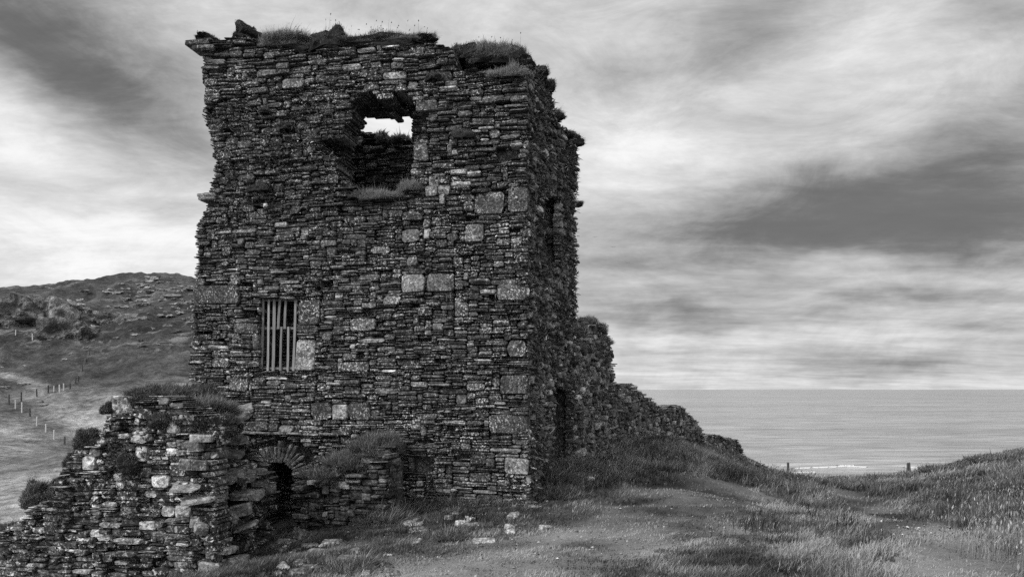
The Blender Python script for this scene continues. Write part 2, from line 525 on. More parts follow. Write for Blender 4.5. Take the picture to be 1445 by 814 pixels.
def emit(mb, u0, u1, z0, z1, prot, depth, tone, mapf, jit=.008, bev=.012, rough=.012):
    n = len(u0)
    if n == 0: return
    w, h = u1 - u0, z1 - z0
    cu = np.minimum(w * rng.uniform(.03, .2, n), .05); cz = np.minimum(h * rng.uniform(.08, .38, n), np.where(rng.random(n) < .35, .11, .04))
    cu2 = np.minimum(w * rng.uniform(.03, .3, n), np.where(rng.random(n) < .35, .12, .05)); cz2 = np.minimum(h * rng.uniform(.08, .38, n), np.where(rng.random(n) < .35, .11, .04))
    U = np.stack([u0 + cu, u1 - cu2, u1, u1, u1 - cu, u0 + cu2, u0, u0], 1)
    Z = np.stack([z0, z0, z0 + cz, z1 - cz2, z1, z1, z1 - cz, z0 + cz2], 1)
    jz = np.minimum(jit, h * .12)[:, None]
    U = U + rng.uniform(-1, 1, U.shape) * jit; Z = Z + rng.uniform(-1, 1, Z.shape) * jz
    tilt = rng.normal(0, .012, n)[:, None]
    uc, zc = ((u0 + u1) / 2)[:, None], ((z0 + z1) / 2)[:, None]
    Z = Z + (U - uc) * tilt
    b = bev * rng.uniform(.5, 1.6, n)
    fu = np.clip(1 - 2 * b / w, .55, 1)[:, None]; fz = np.clip(1 - 2 * b / h, .45, 1)[:, None]
    tu = rng.normal(0, .10, n)[:, None]; tz = rng.normal(-.02, .12, n)[:, None]
    D0 = np.repeat(-depth[:, None], 8, 1)
    slope = (U - uc) * tu * .35 + (Z - zc) * tz
    D1 = prot[:, None] - b[:, None] + slope + rng.uniform(-1, 1, U.shape) * rough * .6
    D2 = prot[:, None] + slope + rng.uniform(-1, 1, U.shape) * rough
    U2 = uc + (U - uc) * fu; Z2 = zc + (Z - zc) * fz
    cU = uc + (rng.uniform(-.25, .25, (n, 1)) * w[:, None]); cZ = zc + rng.uniform(-.2, .2, (n, 1)) * h[:, None]
    cD = prot[:, None] + np.abs(rng.normal(0, rough, (n, 1)))
    UU = np.concatenate([U, U, U2, cU], 1); ZZ = np.concatenate([Z, Z, Z2, cZ], 1); DD = np.concatenate([D0, D1, D2, cD], 1)
    V = mapf(UU, ZZ, DD).reshape(-1, 3)
    k = np.arange(8); k2 = (k + 1) % 8
    q = np.concatenate([np.stack([k, k2, k2 + 8, k + 8], 1), np.stack([k + 8, k2 + 8, k2 + 16, k + 16], 1)])
    t = np.stack([k + 16, k2 + 16, np.full(8, 24)], 1)
    off = (np.arange(n) * 25)[:, None, None]
    mb.add(V, (q[None] + off).reshape(-1, 4), (t[None] + off).reshape(-1, 3), np.repeat(tone, 25))


def pack(mask, hp, wr, specials=()):
    nz, nu = mask.shape
    occ = ~mask
    out = []
    for (a, b, c0, d, tn) in specials:
        a, b, c0, d = max(a, 0), min(b, nu), max(c0, 0), min(d, nz)
        if b - a < 1 or d - c0 < 1 or occ[c0:d, a:b].all(): continue
        occ[c0:d, a:b] = True
        out.append((a, c0, b - a, d - c0, tn))
    hs = np.arange(1, len(hp) + 1); hp = A(hp) / sum(hp)
    for iz in range(nz):
        iu = 0
        row = occ[iz]
        while iu < nu:
            if row[iu]: iu += 1; continue
            run = 1
            while iu + run < nu and not row[iu + run]: run += 1
            h = int(rng.choice(hs, p=hp))
            w = int(rng.integers(wr[0], wr[1] + 1))
            if h >= 4: w = max(w, h)
            w = min(w, run)
            if run - w < wr[0]: w = run if run <= wr[1] * 1.3 else run // 2
            h = min(h, nz - iz)
            while h > 1 and occ[iz:iz + h, iu:iu + w].any(): h -= 1
            occ[iz:iz + h, iu:iu + w] = True
            out.append((iu, iz, w, h, -1))
            iu += w
    return out


def wall(mb, pl, region, holes=(), thick=.5, specials=(), hp=(30, 44, 15, 5, 3, 2, 1), wr=(4, 15), du=.037, dz=.031, tones=(.14, .45), prot=.02, core=.24,
         warp=1.0, seed=0, edgeonly=False, missing=.006, extra=0, mapf=None, tonef=None, bev=.012, rough=.012, edgedepth=None):
    us = [p[0] for p in region]; zs = [p[1] for p in region]
    ua, ub, za, zb = min(us), max(us), min(zs), max(zs)
    nu, nz = int((ub - ua) / du) + 1, int((zb - za) / dz) + 1
    uu = ua + (np.arange(nu) + .5) * du; zz = za + (np.arange(nz) + .5) * dz
    UU, ZZ = np.meshgrid(uu, zz)
    wob = .03
    wu = UU + wob * vn(ZZ * 5, UU * 3, seed=61 + seed); wz = ZZ + wob * vn(UU * 4, ZZ * 4, seed=62 + seed)
    mask = inpoly(wu, wz, region)
    cmask = mask.copy()
    for hdef in holes:
        hole, through = hdef
        ins = inpoly(wu, wz, hole)
        mask &= ~ins
        if through: cmask &= ~ins
    sp = []
    for (a, b, c0, d, tn) in specials:
        sp.append((round((a - ua) / du), round((b - ua) / du), round((c0 - za) / dz), round((d - za) / dz), tn))
    st = pack(mask, hp, wr, sp)
    mf = mapf or pl.map(warp, seed)
    a = A([(s[0], s[1], s[2], s[3], s[4]) for s in st], float)
    n = len(a)
    i0, j0, w, h = a[:, 0].astype(int), a[:, 1].astype(int), a[:, 2].astype(int), a[:, 3].astype(int)
    pad = np.zeros((nz + 4, nu + 4), bool); pad[2:-2, 2:-2] = cmask
    edge = A([not pad[j + 0:j + hh + 4, i + 0:i + ww + 4].all() for i, j, ww, hh in zip(i0, j0, w, h)])
    keep = (rng.random(n) > missing) | edge | (a[:, 4] > 0)
    if edgeonly: keep &= edge
    u0 = ua + i0 * du; z0 = za + j0 * dz
    u1 = u0 + w * du; z1 = z0 + h * dz
    g = rng.uniform(.003, .012, n)
    u0, u1, z0, z1 = u0 + g, u1 - g, z0 + g * .7, z1 - g * .7
    tone = np.exp(rng.normal(math.log(tones[0]), tones[1], n))
    if tonef is not None: tone = tone * tonef((u0 + u1) / 2, (z0 + z1) / 2)
    tone = np.where(a[:, 4] > 0, a[:, 4], np.clip(tone, .03, .5))
    pr = np.abs(rng.normal(0, prot, n)) * rng.choice([-1, 1], n, p=[.55, .45])
    pr = np.where(a[:, 4] > 0, .012, pr)
    if extra: pr = pr + np.where(rng.random(n) < .12, rng.uniform(0, extra, n), 0)
    dp = rng.uniform(core + .04, core + .12, n)
    ed = edgedepth or thick
    dp = np.where(edge, ed * rng.uniform(.75, 1.0, n), dp)
    k = keep
    emit(mb, u0[k], u1[k], z0[k], z1[k], pr[k], dp[k], tone[k], mf, bev=bev, rough=rough)
    # rubble core
    f = 4
    cu, cz = nu // f, nz // f
    if cu < 2 or cz < 2: return
    cm = cmask[:cz * f, :cu * f].reshape(cz, f, cu, f).all((1, 3))
    er = np.zeros((cz + 2, cu + 2), bool); er[1:-1, 1:-1] = cm
    cm = er[1:-1, 1:-1] & er[:-2, 1:-1] & er[2:, 1:-1] & er[1:-1, :-2] & er[1:-1, 2:]
    d0, d1 = -core, -thick
    jj, ii = np.nonzero(cm)
    if len(jj) == 0: return
    pc = np.zeros((cz + 2, cu + 2), bool); pc[1:-1, 1:-1] = cm
    a0, a1 = ua + ii * f * du, ua + (ii + 1) * f * du
    b0, b1 = za + jj * f * dz, za + (jj + 1) * f * dz

    def quads(pts):
        V = np.stack([mf(*p) for p in pts], 1).reshape(-1, 3)
        nq = len(V) // 4
        mb.add(V, np.arange(nq * 4).reshape(-1, 4), None, .05)
    o = np.ones(len(ii))
    quads([(a0, b0, o * d0), (a1, b0, o * d0), (a1, b1, o * d0), (a0, b1, o * d0)])
    quads([(a0, b0, o * d1), (a0, b1, o * d1), (a1, b1, o * d1), (a1, b0, o * d1)])
    for (dj, di, e0, e1) in ((0, -1, 'a0b0', 'a0b1'), (0, 1, 'a1b0', 'a1b1'), (-1, 0, 'a0b0', 'a1b0'), (1, 0, 'a0b1', 'a1b1')):
        s = ~pc[jj + 1 + dj, ii + 1 + di]
        if not s.any(): continue
        L = {'a0': a0[s], 'a1': a1[s], 'b0': b0[s], 'b1': b1[s]}
        x0, y0, x1, y1 = L[e0[:2]], L[e0[2:]], L[e1[:2]], L[e1[2:]]
        o2 = np.ones(s.sum())
        quads([(x0, y0, o2 * d0), (x1, y1, o2 * d0), (x1, y1, o2 * d1), (x0, y0, o2 * d1)])


# ------------------------------------------------------------------ blades and turf
def blades(mb, B, h, wid, lean, tone, nrm=None):
    """B base points, h heights, lean (n,3) horizontal tip displacement"""
    n = len(B)
    yaw = rng.uniform(0, np.pi, n)
    s = np.stack([np.cos(yaw), np.sin(yaw), np.zeros(n)], 1) * (wid / 2)[:, None]
    up = np.zeros((n, 3)); up[:, 2] = 1
    if nrm is not None: up = nrm
    tip = B + up * h[:, None] + lean
    mid = B + up * (h * .55)[:, None] + lean * .3
    V = np.stack([B - s, B + s, mid + s * .75, mid - s * .75, tip], 1).reshape(-1, 3)
    k = np.arange(n)[:, None] * 5
    mb.add(V, k + A([[0, 1, 2, 3]]), k + A([[3, 2, 4]]), np.repeat(tone, 5))


def seedheads(mb, B, h, lean, tone, size=.012):
    n = len(B)
    w = np.full(n, size * .35)
    blades(mb, B, h, w, lean, tone)
    T = B + lean; T[:, 2] += h
    T0 = B + lean * .8; T0[:, 2] += h * .86
    yaw = rng.uniform(0, np.pi, n)
    s = np.stack([np.cos(yaw), np.sin(yaw), np.zeros(n)], 1) * size
    M = (T + T0) / 2
    V = np.stack([T0, M - s, T, M + s], 1).reshape(-1, 3)
    mb.add(V, np.arange(4 * n).reshape(-1, 4), None, np.repeat(tone, 4))


WIND = A([.8, .25, 0])


def mound(mb, cen, rad, tone=.06, nb=400, bh=.08, seed=0, rot=0.0, lump=.42, pale=0.05, bw=.006, seeds=0):
    """shaggy cushion of turf: a lumpy dome covered in short blades"""
    nt, npk = 26, 12
    th = np.linspace(0, 2 * np.pi, nt, endpoint=False)
    ph = np.linspace(-.35, np.pi / 2, npk)

    def surf(T, Ph):
        x, y, z = np.cos(Ph) * np.cos(T), np.cos(Ph) * np.sin(T), np.sin(Ph)
        f = 1 + lump * fbm(x * 1.7 + seed * 3.1, y * 1.7, z * 1.7, seed=seed, oc=4)
        x, y, z = x * f * rad[0], y * f * rad[1], z * f * rad[2]
        c_, s_ = math.cos(rot), math.sin(rot)
        return np.stack([cen[0] + x * c_ - y * s_, cen[1] + x * s_ + y * c_, cen[2] + z], -1)
    TH, PH = np.meshgrid(th, ph)
    V = surf(TH, PH).reshape(-1, 3)
    i, j = np.meshgrid(np.arange(npk - 1), np.arange(nt), indexing='ij')
    Q = np.stack([i * nt + j, i * nt + (j + 1) % nt, (i + 1) * nt + (j + 1) % nt, (i + 1) * nt + j], -1).reshape(-1, 4)
    mb.add(V, Q, None, tone * 1.0 * (1 + .5 * fbm(V[:, 0] * 6, V[:, 1] * 6, V[:, 2] * 6, seed=seed)))
    nb = int(nb * 4.5); bh = bh * .9
    T = rng.uniform(0, 2 * np.pi, nb); Ph = np.arcsin(rng.uniform(-.3, 1, nb))
    B = surf(T, Ph)
    N = np.stack([np.cos(T + rot) * np.cos(Ph), np.sin(T + rot) * np.cos(Ph), np.sin(Ph) + .4], 1)
    N /= np.linalg.norm(N, axis=1)[:, None]
    hh = bh * np.exp(rng.normal(-.35, .3, nb)) * (1 + .6 * fbm(B[:, 0] * 5, B[:, 1] * 5, B[:, 2] * 5, seed=seed + 3, oc=2))
    lean = (rng.normal(0, .35, (nb, 3)) + WIND * .3) * hh[:, None]
    tn = np.clip(2.3 * tone * np.exp(rng.normal(0, .6, nb)) + pale * (rng.random(nb) < .3) * np.clip(N[:, 2], 0, 1), .02, .45)
    blades(mb, B, hh, np.full(nb, bw) * rng.uniform(.6, 1.5, nb), lean, tn, N)
    if seeds:
        T = rng.uniform(0, 2 * np.pi, seeds); Ph = np.arcsin(rng.uniform(.5, 1, seeds))
        seedheads(mb, surf(T, Ph), rng.uniform(.15, .32, seeds), rng.normal(0, .05, (seeds, 3)) + WIND * .06, np.full(seeds, .06))


def turf(name, label, cat, cen, rad, **kw):
    g = kw.pop('group', None)
    mb = MB(); mound(mb, cen, rad, **kw)
    return tag(mb.build(name, M_GRASS, None, cen), label, cat, g)


# ------------------------------------------------------------------ THE TOWER
tower = thing('tower_house', (-2.6, 17.5, -2.5), 'tall roofless ruined stone tower house with a hole broken through its upper wall', 'ruin')
FR = Plane(Lc, Cc)
GA = Plane(Cc, Bc)
TH = 1.3                                            # wall thickness

outline = [(258, 800), (266, 600), (268, 540), (272, 420), (275, 330), (278, 308), (289, 294), (291, 284), (279, 282), (279, 274), (294, 271),
           (300, 255), (304, 236), (303, 215), (296, 205), (292, 180), (287, 165), (286, 86), (289, 79), (281, 75), (267, 68), (266, 60), (288, 57),
           (320, 54), (345, 49), (362, 53), (378, 62), (440, 74), (470, 66), (520, 64), (570, 61), (612, 62), (636, 68), (641, 82), (646, 100),
           (668, 97), (690, 106), (745, 112), (745, 300), (746, 500), (748, 700), (749, 790)]
hole = [(501, 160), (497, 149), (507, 139), (525, 131), (541, 136), (556, 128), (577, 138), (585, 149), (601, 149), (605, 164), (596, 178), (594, 195), (591, 204),
        (602, 208), (608, 226), (590, 230), (585, 246), (592, 262), (578, 274), (550, 281), (525, 276), (503, 267), (490, 254), (478, 243), (479, 224), (459, 213),
        (456, 201), (486, 197), (488, 181), (496, 175)]
inhole = [(505, 172), (545, 172), (571, 173), (574, 166), (593, 173), (592, 300), (550, 300), (500, 300), (502, 230)]
win = [(366, 420), (419, 420), (419, 524), (366, 524)]
door = [(375, 800), (375, 668), (380, 654), (392, 648), (404, 653), (411, 664), (416, 690), (416, 800)]
fan = [(372, 668), (343, 660), (345, 640), (360, 626), (392, 617), (424, 624), (440, 640), (441, 660), (414, 670)]
pits = [(342, 437, 361, 447), (388, 524, 396, 532), (513, 435, 525, 447), (503, 497, 513, 507), (583, 645, 613, 668), (699, 207, 743, 223), (690, 414, 699, 424),
        (503, 610, 509, 616), (455, 396, 470, 404), (628, 600, 640, 610), (402, 176, 416, 188), (640, 642, 662, 650), (520, 604, 530, 612), (446, 402, 452, 409)]


def rect(pl, x0, y0, x1, y1, tn=0.0):
    a = pl.uz(x0, y0); b = pl.uz(x1, y1)
    return (a[0], b[0], b[1], a[1], tn)


specials = [rect(FR, *q) for q in (
    (418, 476, 445, 524, .34), (420, 424, 451, 455, .10), (706, 527, 745, 556, .13), (690, 585, 746, 612, .12), (717, 262, 745, 298, .14),
    (566, 386, 600, 413, .30), (601, 385, 640, 411, .17), (669, 271, 711, 299, .15), (617, 260, 634, 273, .42), (469, 570, 490, 592, .40),
    (492, 568, 524, 592, .13), (440, 568, 468, 592, .11), (654, 284, 668, 296, .13), (598, 262, 616, 276, .28), (566, 322, 592, 341, .22), (596, 322, 606, 337, .30),
    (494, 447, 532, 466, .20), (484, 508, 520, 525, .15), (325, 534, 352, 552, .16), (270, 405, 340, 428, .11), (700, 402, 744, 424, .14),
    (655, 316, 683, 342, .22), (711, 645, 746, 668, .30), (690, 632, 735, 638, .28), 
    (640, 428, 660, 448, .16), (540, 418, 566, 432, .2), (716, 480, 744, 502, .14), (586, 142, 618, 156, .17),
    (530, 132, 556, 140, .08), (398, 112, 430, 124, .24), (340, 595, 380, 608, .12), (300, 505, 326, 520, .13), (330, 455, 366, 470, .12), (356, 470, 366, 492, .15),
    (583, 202, 604, 226, .26), (580, 238, 600, 248, .22), (604, 249, 620, 262, .3))]


def ftone(u, z):
    f = np.where(z > 2.6, .8, 1.0)
    f = f * (1 + .5 * fbm(u * .7, z * .9, seed=71))
    f = f * np.where((z < -.6) & (u > 4.3), 1.2, 1.0)
    return np.clip(f, .3, 1.9)


mb = MB()
holes = [(FR.poly(hole), True), (FR.poly(win), True), (FR.poly(door), True), (FR.poly(fan), False)]
for q in pits:
    holes.append((FR.poly([(q[0], q[1]), (q[2], q[1]), (q[2], q[3]), (q[0], q[3])]), False))
wall(mb, FR, FR.poly(outline), holes, thick=.75, specials=[q[:4] + (q[4] * (.5 if q[4] > .26 else .34),) for q in specials], tonef=ftone, tones=(.036, .85), prot=.03, hp=(34, 44, 15, 4, 2, 1), wr=(3, 13), missing=.012)
# the inner leaf with the smaller broken opening
FI = FR.off(-.75)
inl = [(q[0], q[1]) for q in FR.poly([(312, 800), (312, 75), (632, 72), (636, 78), (748, 92), (748, 800)], -.75)]
bk = FR.off(-TH)
ih = bk.poly(inhole)
wall(mb, FI, inl, [(ih, True), (FI.poly([(360, 416), (424, 416), (424, 528), (360, 528)]), True), (FI.poly([(368, 800), (368, 650), (425, 650), (425, 800)]), True)],
     thick=.55, edgeonly=True, tones=(.04, .5), wr=(6, 18), core=.05, missing=0, seed=5)
front = mb.build('wall', M_STONE, tower)
front['label'] = 'broad front wall with a jagged hole and a slatted window'

# gable wall on the right, seen at a sharp angle
mb = MB()
sd = [(745, 800), (745, 84), (758, 92), (770, 106), (776, 132), (784, 160), (791, 180), (800, 190), (816, 192), (817, 207), (812, 212), (812, 280), (816, 282), (816, 289), (812, 291), (813, 450), (814, 700), (814, 800)]
gp = GA.poly(sd)
gp[0] = (.03, gp[0][1]); gp[1] = (.03, gp[1][1])
gslit = GA.poly([(768, 270), (790, 284), (791, 368), (769, 378)])
gdoor = GA.poly([(782, 544), (807.5, 554), (807.5, 720), (782, 720)])
wall(mb, GA, gp, [(gslit, True), (gdoor, True)], thick=1.45, edgedepth=.16, tones=(.07, .9), prot=.035, extra=.07, seed=7, wr=(3, 11), hp=(10, 32, 30, 16, 8, 4))
g = mb.build('wall', M_STONE, tower)
g['label'] = 'shaded side wall with a tall slit window and a narrow doorway'

# far wall and the wall on the left, seen from inside through the hole
top = 6.45
mb = MB()
BI = Plane(BLc, Bc).off(2.2)  # inner face pushed forward so the narrowed room goes darker
nb_ = BI.poly([(400, 190), (470, 185), (505, 187), (522, 184), (531, 190), (535, 201), (546, 209), (557, 206), (566, 199), (592, 200), (640, 196), (740, 195), (765, 190)])
nb_ = [(nb_[0][0], -3)] + nb_ + [(nb_[-1][0], -3)]
wall(mb, BI, nb_, [], thick=1.6, edgedepth=.5, tones=(.045, .5), prot=.04, seed=9, wr=(5, 16))  # stones toned down, standing in for shade inside the room
mb.build('wall', M_STONE, tower)
mb = MB()
LI = Plane(Lc, BLc).off(1.75)  # moved inward as well, narrowing the room to darken it
lreg = [(1.05, -3), (1.05, 6.6), (2.0, 6.8), (3.0, 6.5), (4.6, 6.5), (4.6, -3)]
wall(mb, LI, lreg, [], thick=1.0, edgedepth=.5, tones=(.04, .5), prot=.03, seed=12, wr=(5, 16))  # darker than the outer face, putting interior shade into the stone tone
LO = Plane(BLc, Lc)
LL = LO.len
wall(mb, LO, [(0, -3.6), (0, 6.5), (LL - 1.2, 6.7), (LL - 1.15, -3.6)], [], thick=.5, tones=(.07, .5), prot=.03, seed=13, wr=(5, 16))
mb.build('wall', M_STONE, tower)
# unseen slab added as an upper floor to keep the lower room dark
mb = MB()
q = [Lc + .6 * FR.ud - .6 * FR.n, Cc - .6 * FR.ud - .6 * FR.n, Bc - .6 * FR.ud + .6 * FR.n, BLc + .6 * FR.ud + .6 * FR.n]
V = [(p[0], p[1], z) for z in (2.9, 3.3) for p in q]
mb.add(V, [(0, 3, 2, 1), (4, 5, 6, 7), (0, 1, 5, 4), (1, 2, 6, 5), (2, 3, 7, 6), (3, 0, 4, 7)], None, .08)
mb.build('floor', M_DARK, tower)

# arch of thin slabs set on edge over the doorway
mb = MB()
ac = FR.uz(393, 674)
ms = FR.map(1.0, 0)
ang = np.radians(np.linspace(168, 8, 18))
for i in range(17):
    a0, a1 = ang[i], ang[i + 1]
    am = (a0 + a1) / 2

    def pm(u, z, d, am=am):
        return ms(ac[0] + np.cos(am) * z - np.sin(am) * u, ac[1] + np.sin(am) * z + np.cos(am) * u, d)
    hw = abs(a0 - a1) * .42 / 2 * rng.uniform(.6, 1.1)
    r0 = .325 + rng.uniform(-.02, .02); r1 = rng.uniform(.52, .76)
    emit(mb, A([-hw]), A([hw]), A([r0]), A([r1]), A([rng.uniform(-.02, .03)]), A([.4]), A([rng.uniform(.07, .2)]), pm, jit=.012)
mb.build('arch', M_STONE, tower)['label'] = 'low arch of thin slabs set on edge over the dark doorway'
# thin slab ledge above it, added to cast the dark line there
mb = MB()
us = np.linspace(FR.uz(341, 612)[0], FR.uz(474, 612)[0], 7)
z = FR.uz(400, 612)[1]
emit(mb, us[:-1] + .006, us[1:] - .006, np.full(6, z - .02), np.full(6, z + .035), rng.uniform(.06, .1, 6), np.full(6, .3), rng.uniform(.08, .14, 6), ms)
mb.build('shadow_ledge', M_STONE, tower)

for (x0, y0, x1, y1, tn) in ((264, 61, 296, 66, .05), (274, 68, 304, 73, .05), (279, 274, 306, 278.5, .12), (281, 279, 304, 283, .1)):
    mb = MB(); a = FR.uz(x0, y0); b = FR.uz(x1, y1)
    emit(mb, A([a[0]]), A([b[0]]), A([b[1]]), A([a[1]]), A([.06]), A([.5]), A([tn]), ms)
    mb.build('slab', M_STONE, tower)
# slatted window
wd = -.10
wpar = thing('slatted_window', (0, 0, 0), None, None)
wpar.parent = tower
wpar.location = (0, 0, 0); wpar['_org'] = list(tower['_org'])
wmf = FR.map(0)


def bar(x0, y0, x1, y1, w, t, d, tone, name, par):
    a = A(FR.uz(x0, y0, d)); b = A(FR.uz(x1, y1, d))
    dr = (b - a); L = np.hypot(*dr); dr /= L; nn = A([-dr[1], dr[0]])
    m_ = MB()
    N = 7
    s = np.linspace(0, 1, N)
    bend = .006 * np.sin(s * 3 + rng.uniform(0, 6))
    V = []
    for k_ in range(N):
        c_ = a + dr * L * s[k_] + nn * bend[k_]
        for (e, f_) in ((-1, 1), (1, 1), (1, -1), (-1, -1)):
            ww = w / 2 * (1 + .08 * math.sin(k_ * 2.1 + x0))
            uz_ = c_ + nn * e * ww
            V.append(wmf(uz_[0], uz_[1], d + f_ * t / 2))
    Q = [(4 * k_ + j, 4 * k_ + (j + 1) % 4, 4 * k_ + 4 + (j + 1) % 4, 4 * k_ + 4 + j) for k_ in range(N - 1) for j in range(4)] + [(3, 2, 1, 0), (4 * N - 4, 4 * N - 3, 4 * N - 2, 4 * N - 1)]
    m_.add(V, Q, None, tone)
    return m_.build(name, M_WOOD, par)


for (x0, y0, x1, y1) in ((366.5, 424, 418.5, 423.5), (366.5, 463, 418.5, 463.5), (366.5, 519.5, 418.5, 519)):
    bar(x0, y0, x1, y1, .045, .03, wd - .035, .13, 'rail', wpar)
for (x0, y0, x1, y1, w) in ((371.6, 421, 369.3, 523, .045), (380.0, 422, 377.6, 523, .045), (387.6, 422, 385.2, 523, .06), (395.2, 422, 393.0, 464, .05), (403.6, 422, 402, 464, .05),
                            (397.6, 461, 395.6, 523, .045), (407.3, 461, 405.6, 523, .045), (417.2, 421, 414, 523, .05)):
    bar(x0, y0, x1, y1, w, .022, wd + .0, rng.uniform(.13, .26), 'slat', wpar)

# moss and small weeds rooted in the joints
mb = MB()


inh = FR.poly(hole); inw = FR.poly([(362, 416), (423, 416), (423, 528), (362, 528)])
frr = FR.poly([(q[0] + (3 if q[0] < 500 else -2), q[1] + 4) for q in outline])


def wallmoss(pl, n, f, h, tone):
    u = rng.uniform(0, pl.len, n); z = rng.uniform(-2, 6.4, n)
    k_ = (rng.random(n) < f(u, z)) & inpoly(u, z, frr if pl is FR else gp)
    u, z = u[k_], z[k_]
    m = len(u)
    B = pl.map(1, 0 if pl is FR else 7)(u, z, rng.uniform(-.01, .03, m))
    N = np.zeros((m, 3)); N[:, :2] = pl.n; N[:, 2] = rng.uniform(-.9, .6, m)
    N[:, :2] += rng.normal(0, .5, (m, 2))
    hh = h * rng.uniform(.5, 1.5, m)
    blades(mb, B, hh, hh * rng.uniform(.35, .7, m), rng.normal(0, .3, (m, 3)) * hh[:, None], tone * np.exp(rng.normal(0, .85, m)), N / np.linalg.norm(N, axis=1)[:, None])


wallmoss(FR, 60000, lambda u, z: np.where(inpoly(u, z, inh) | inpoly(u, z, inw) | inpoly(u, z, FR.poly(door)), 0, np.clip((z - 2.5) / 2.5, .02, .8) * np.clip(1.25 - u / 5.5, .12, 1) * np.clip(.5 + 1.1 * fbm(u * 1.6, z * 1.6, seed=77), 0, 1)), 0.055, .09)
wallmoss(GA, 20000, lambda u, z: np.where(inpoly(u, z, gslit) | inpoly(u, z, gdoor), 0, np.clip(.45 + .9 * fbm(u * 1.6, z * 1.6, seed=78), .05, 1)), .085, .09)
mo = mb.build('moss', M_GRASS, tower); mo['kind'] = 'stuff'

# ------------------------------------------------------------------ turf and cushions on the tower
def on(pl, px, py, d):
    u, z = pl.uz(px, py, d)
    p = pl.map(0)(u, z, d)
    return A(p)


def tturf(name, label, cat, px, py, d, rx, rz, ry=.5, **kw):
    return turf(name, label, cat, on(FR, px, py, d), (rx, ry, rz), rot=math.atan2(FR.ud[1], FR.ud[0]), **kw)


G = 'turf growing on the tower top'
tturf('turf_clump', 'small dark turf dome above the jutting corner stone of the tower top', 'turf', 346, 52, -.35, .26, .2, .35, nb=500, bh=.03, tone=.05, seed=1, group=G)
tturf('turf_clump', 'small dark clump at the left end of the tower top', 'turf', 297, 60, -.3, .2, .12, .35, nb=300, bh=.03, tone=.05, seed=2, group=G)
tturf('turf_clump', 'long shaggy strip of pale grass on the tower top between two domes', 'turf', 402, 70, -.35, .68, .2, .4, nb=2600, bh=.13, tone=.08, pale=.06, seed=3, seeds=14, group=G)
tturf('turf_clump', 'biggest dark turf dome on the tower top', 'turf', 474, 68, -.35, .46, .34, .45, nb=1100, bh=.05, tone=.045, seed=4, seeds=14, group=G)
tturf('turf_clump', 'low turf strip with seed heads right of the biggest dome on the tower top', 'turf', 555, 66, -.4, .95, .16, .45, nb=2200, bh=.07, tone=.07, seed=5, seeds=40, group=G)
tturf('turf_clump', 'turf hump at the left of the broken notch in the tower top', 'turf', 655, 86, -.75, .36, .24, .4, nb=1000, bh=.06, tone=.05, seed=6, group=G)
tturf('turf_clump', 'grassy slope above the broken notch in the tower top', 'turf', 703, 88, -.7, .55, .3, .45, nb=1700, bh=.09, tone=.075, seed=7, seeds=14, group=G)
tturf('turf_clump', 'dark round turf lump at the right corner of the tower top', 'turf', 735, 95, -.42, .24, .27, .4, nb=600, bh=.04, tone=.04, seed=8, group=G)
tturf('grass_tuft', 'pale tuft of grass on the ledge of the broken notch', 'grass tuft', 713, 110, -.1, .36, .14, .2, nb=1300, bh=.1, tone=.10, pale=.12, seed=9)
tturf('grass_tuft', 'pale grass hanging over the sill of the jagged hole', 'grass tuft', 540, 281, -.05, .38, .10, .16, nb=1700, bh=.15, tone=.10, pale=.10, seed=10)
tturf('grass_tuft', 'small grass tuft climbing the lower right corner of the jagged hole', 'grass tuft', 582, 268, -.08, .2, .12, .16, nb=900, bh=.13, tone=.10, pale=.10, seed=11)
H = 'moss cushions on the tower face'
for (px, py, r, lab) in ((652, 193, .24, 'round moss cushion on the tower face right of the jagged hole'), (368, 267, .26, 'wide moss cushion on the tower face left of the jagged hole'),
                         (404, 182, .17, 'small dark moss cushion below the left end of the tower top'), (503, 279, .14, 'small moss cushion just below the lower left of the jagged hole'),
                         (375, 160, .12, 'topmost of the moss cushions on the tower face'), (613, 112, .16, 'small moss cushion below the tower top right of centre')):
    tturf('moss_cushion', lab, 'moss', px, py, .0, r, r * .6, .14, nb=500, bh=.025, tone=.05, seed=int(px), lump=.4, group=H)
for (px, py, rx, rz, lab) in ((535, 197, .3, .22, 'leafy weed on the far wall seen at the left of the jagged hole'), (572, 200, .45, .2, 'low bush on the far wall seen at the right of the jagged hole')):
    p = on(BI, px, py + 4, -.4)
    turf('wall_weed', lab, 'weed', (p[0], p[1], p[2] - .1), (rx, .4, rz), nb=900, bh=.09, tone=.05, seed=int(px), lump=.3, bw=.02)
G2 = 'turf along the side wall top'
for i, (px, py, r, lab) in enumerate(((762, 98, .16, 'turf lump on the side wall top nearest the corner'), (773, 117, .16, 'turf lump on the side wall top second from the corner'), (784, 160, .17, 'turf lump in the middle of the sloping side wall top'),
                                      (796, 186, .2, 'turf lump above the jutting ledge of the side wall'), (807, 196, .28, 'large rounded lump overhanging the far end of the side wall'), (814, 284, .12, 'little clump stuck on the far edge of the side wall'))):
    p = on(GA, px, py, -.02)
    turf('turf_clump', lab, 'turf', (p[0], p[1], p[2] - .1), (r, r, r * .8), nb=400, bh=.05, tone=.05, seed=80 + i, group=G2)

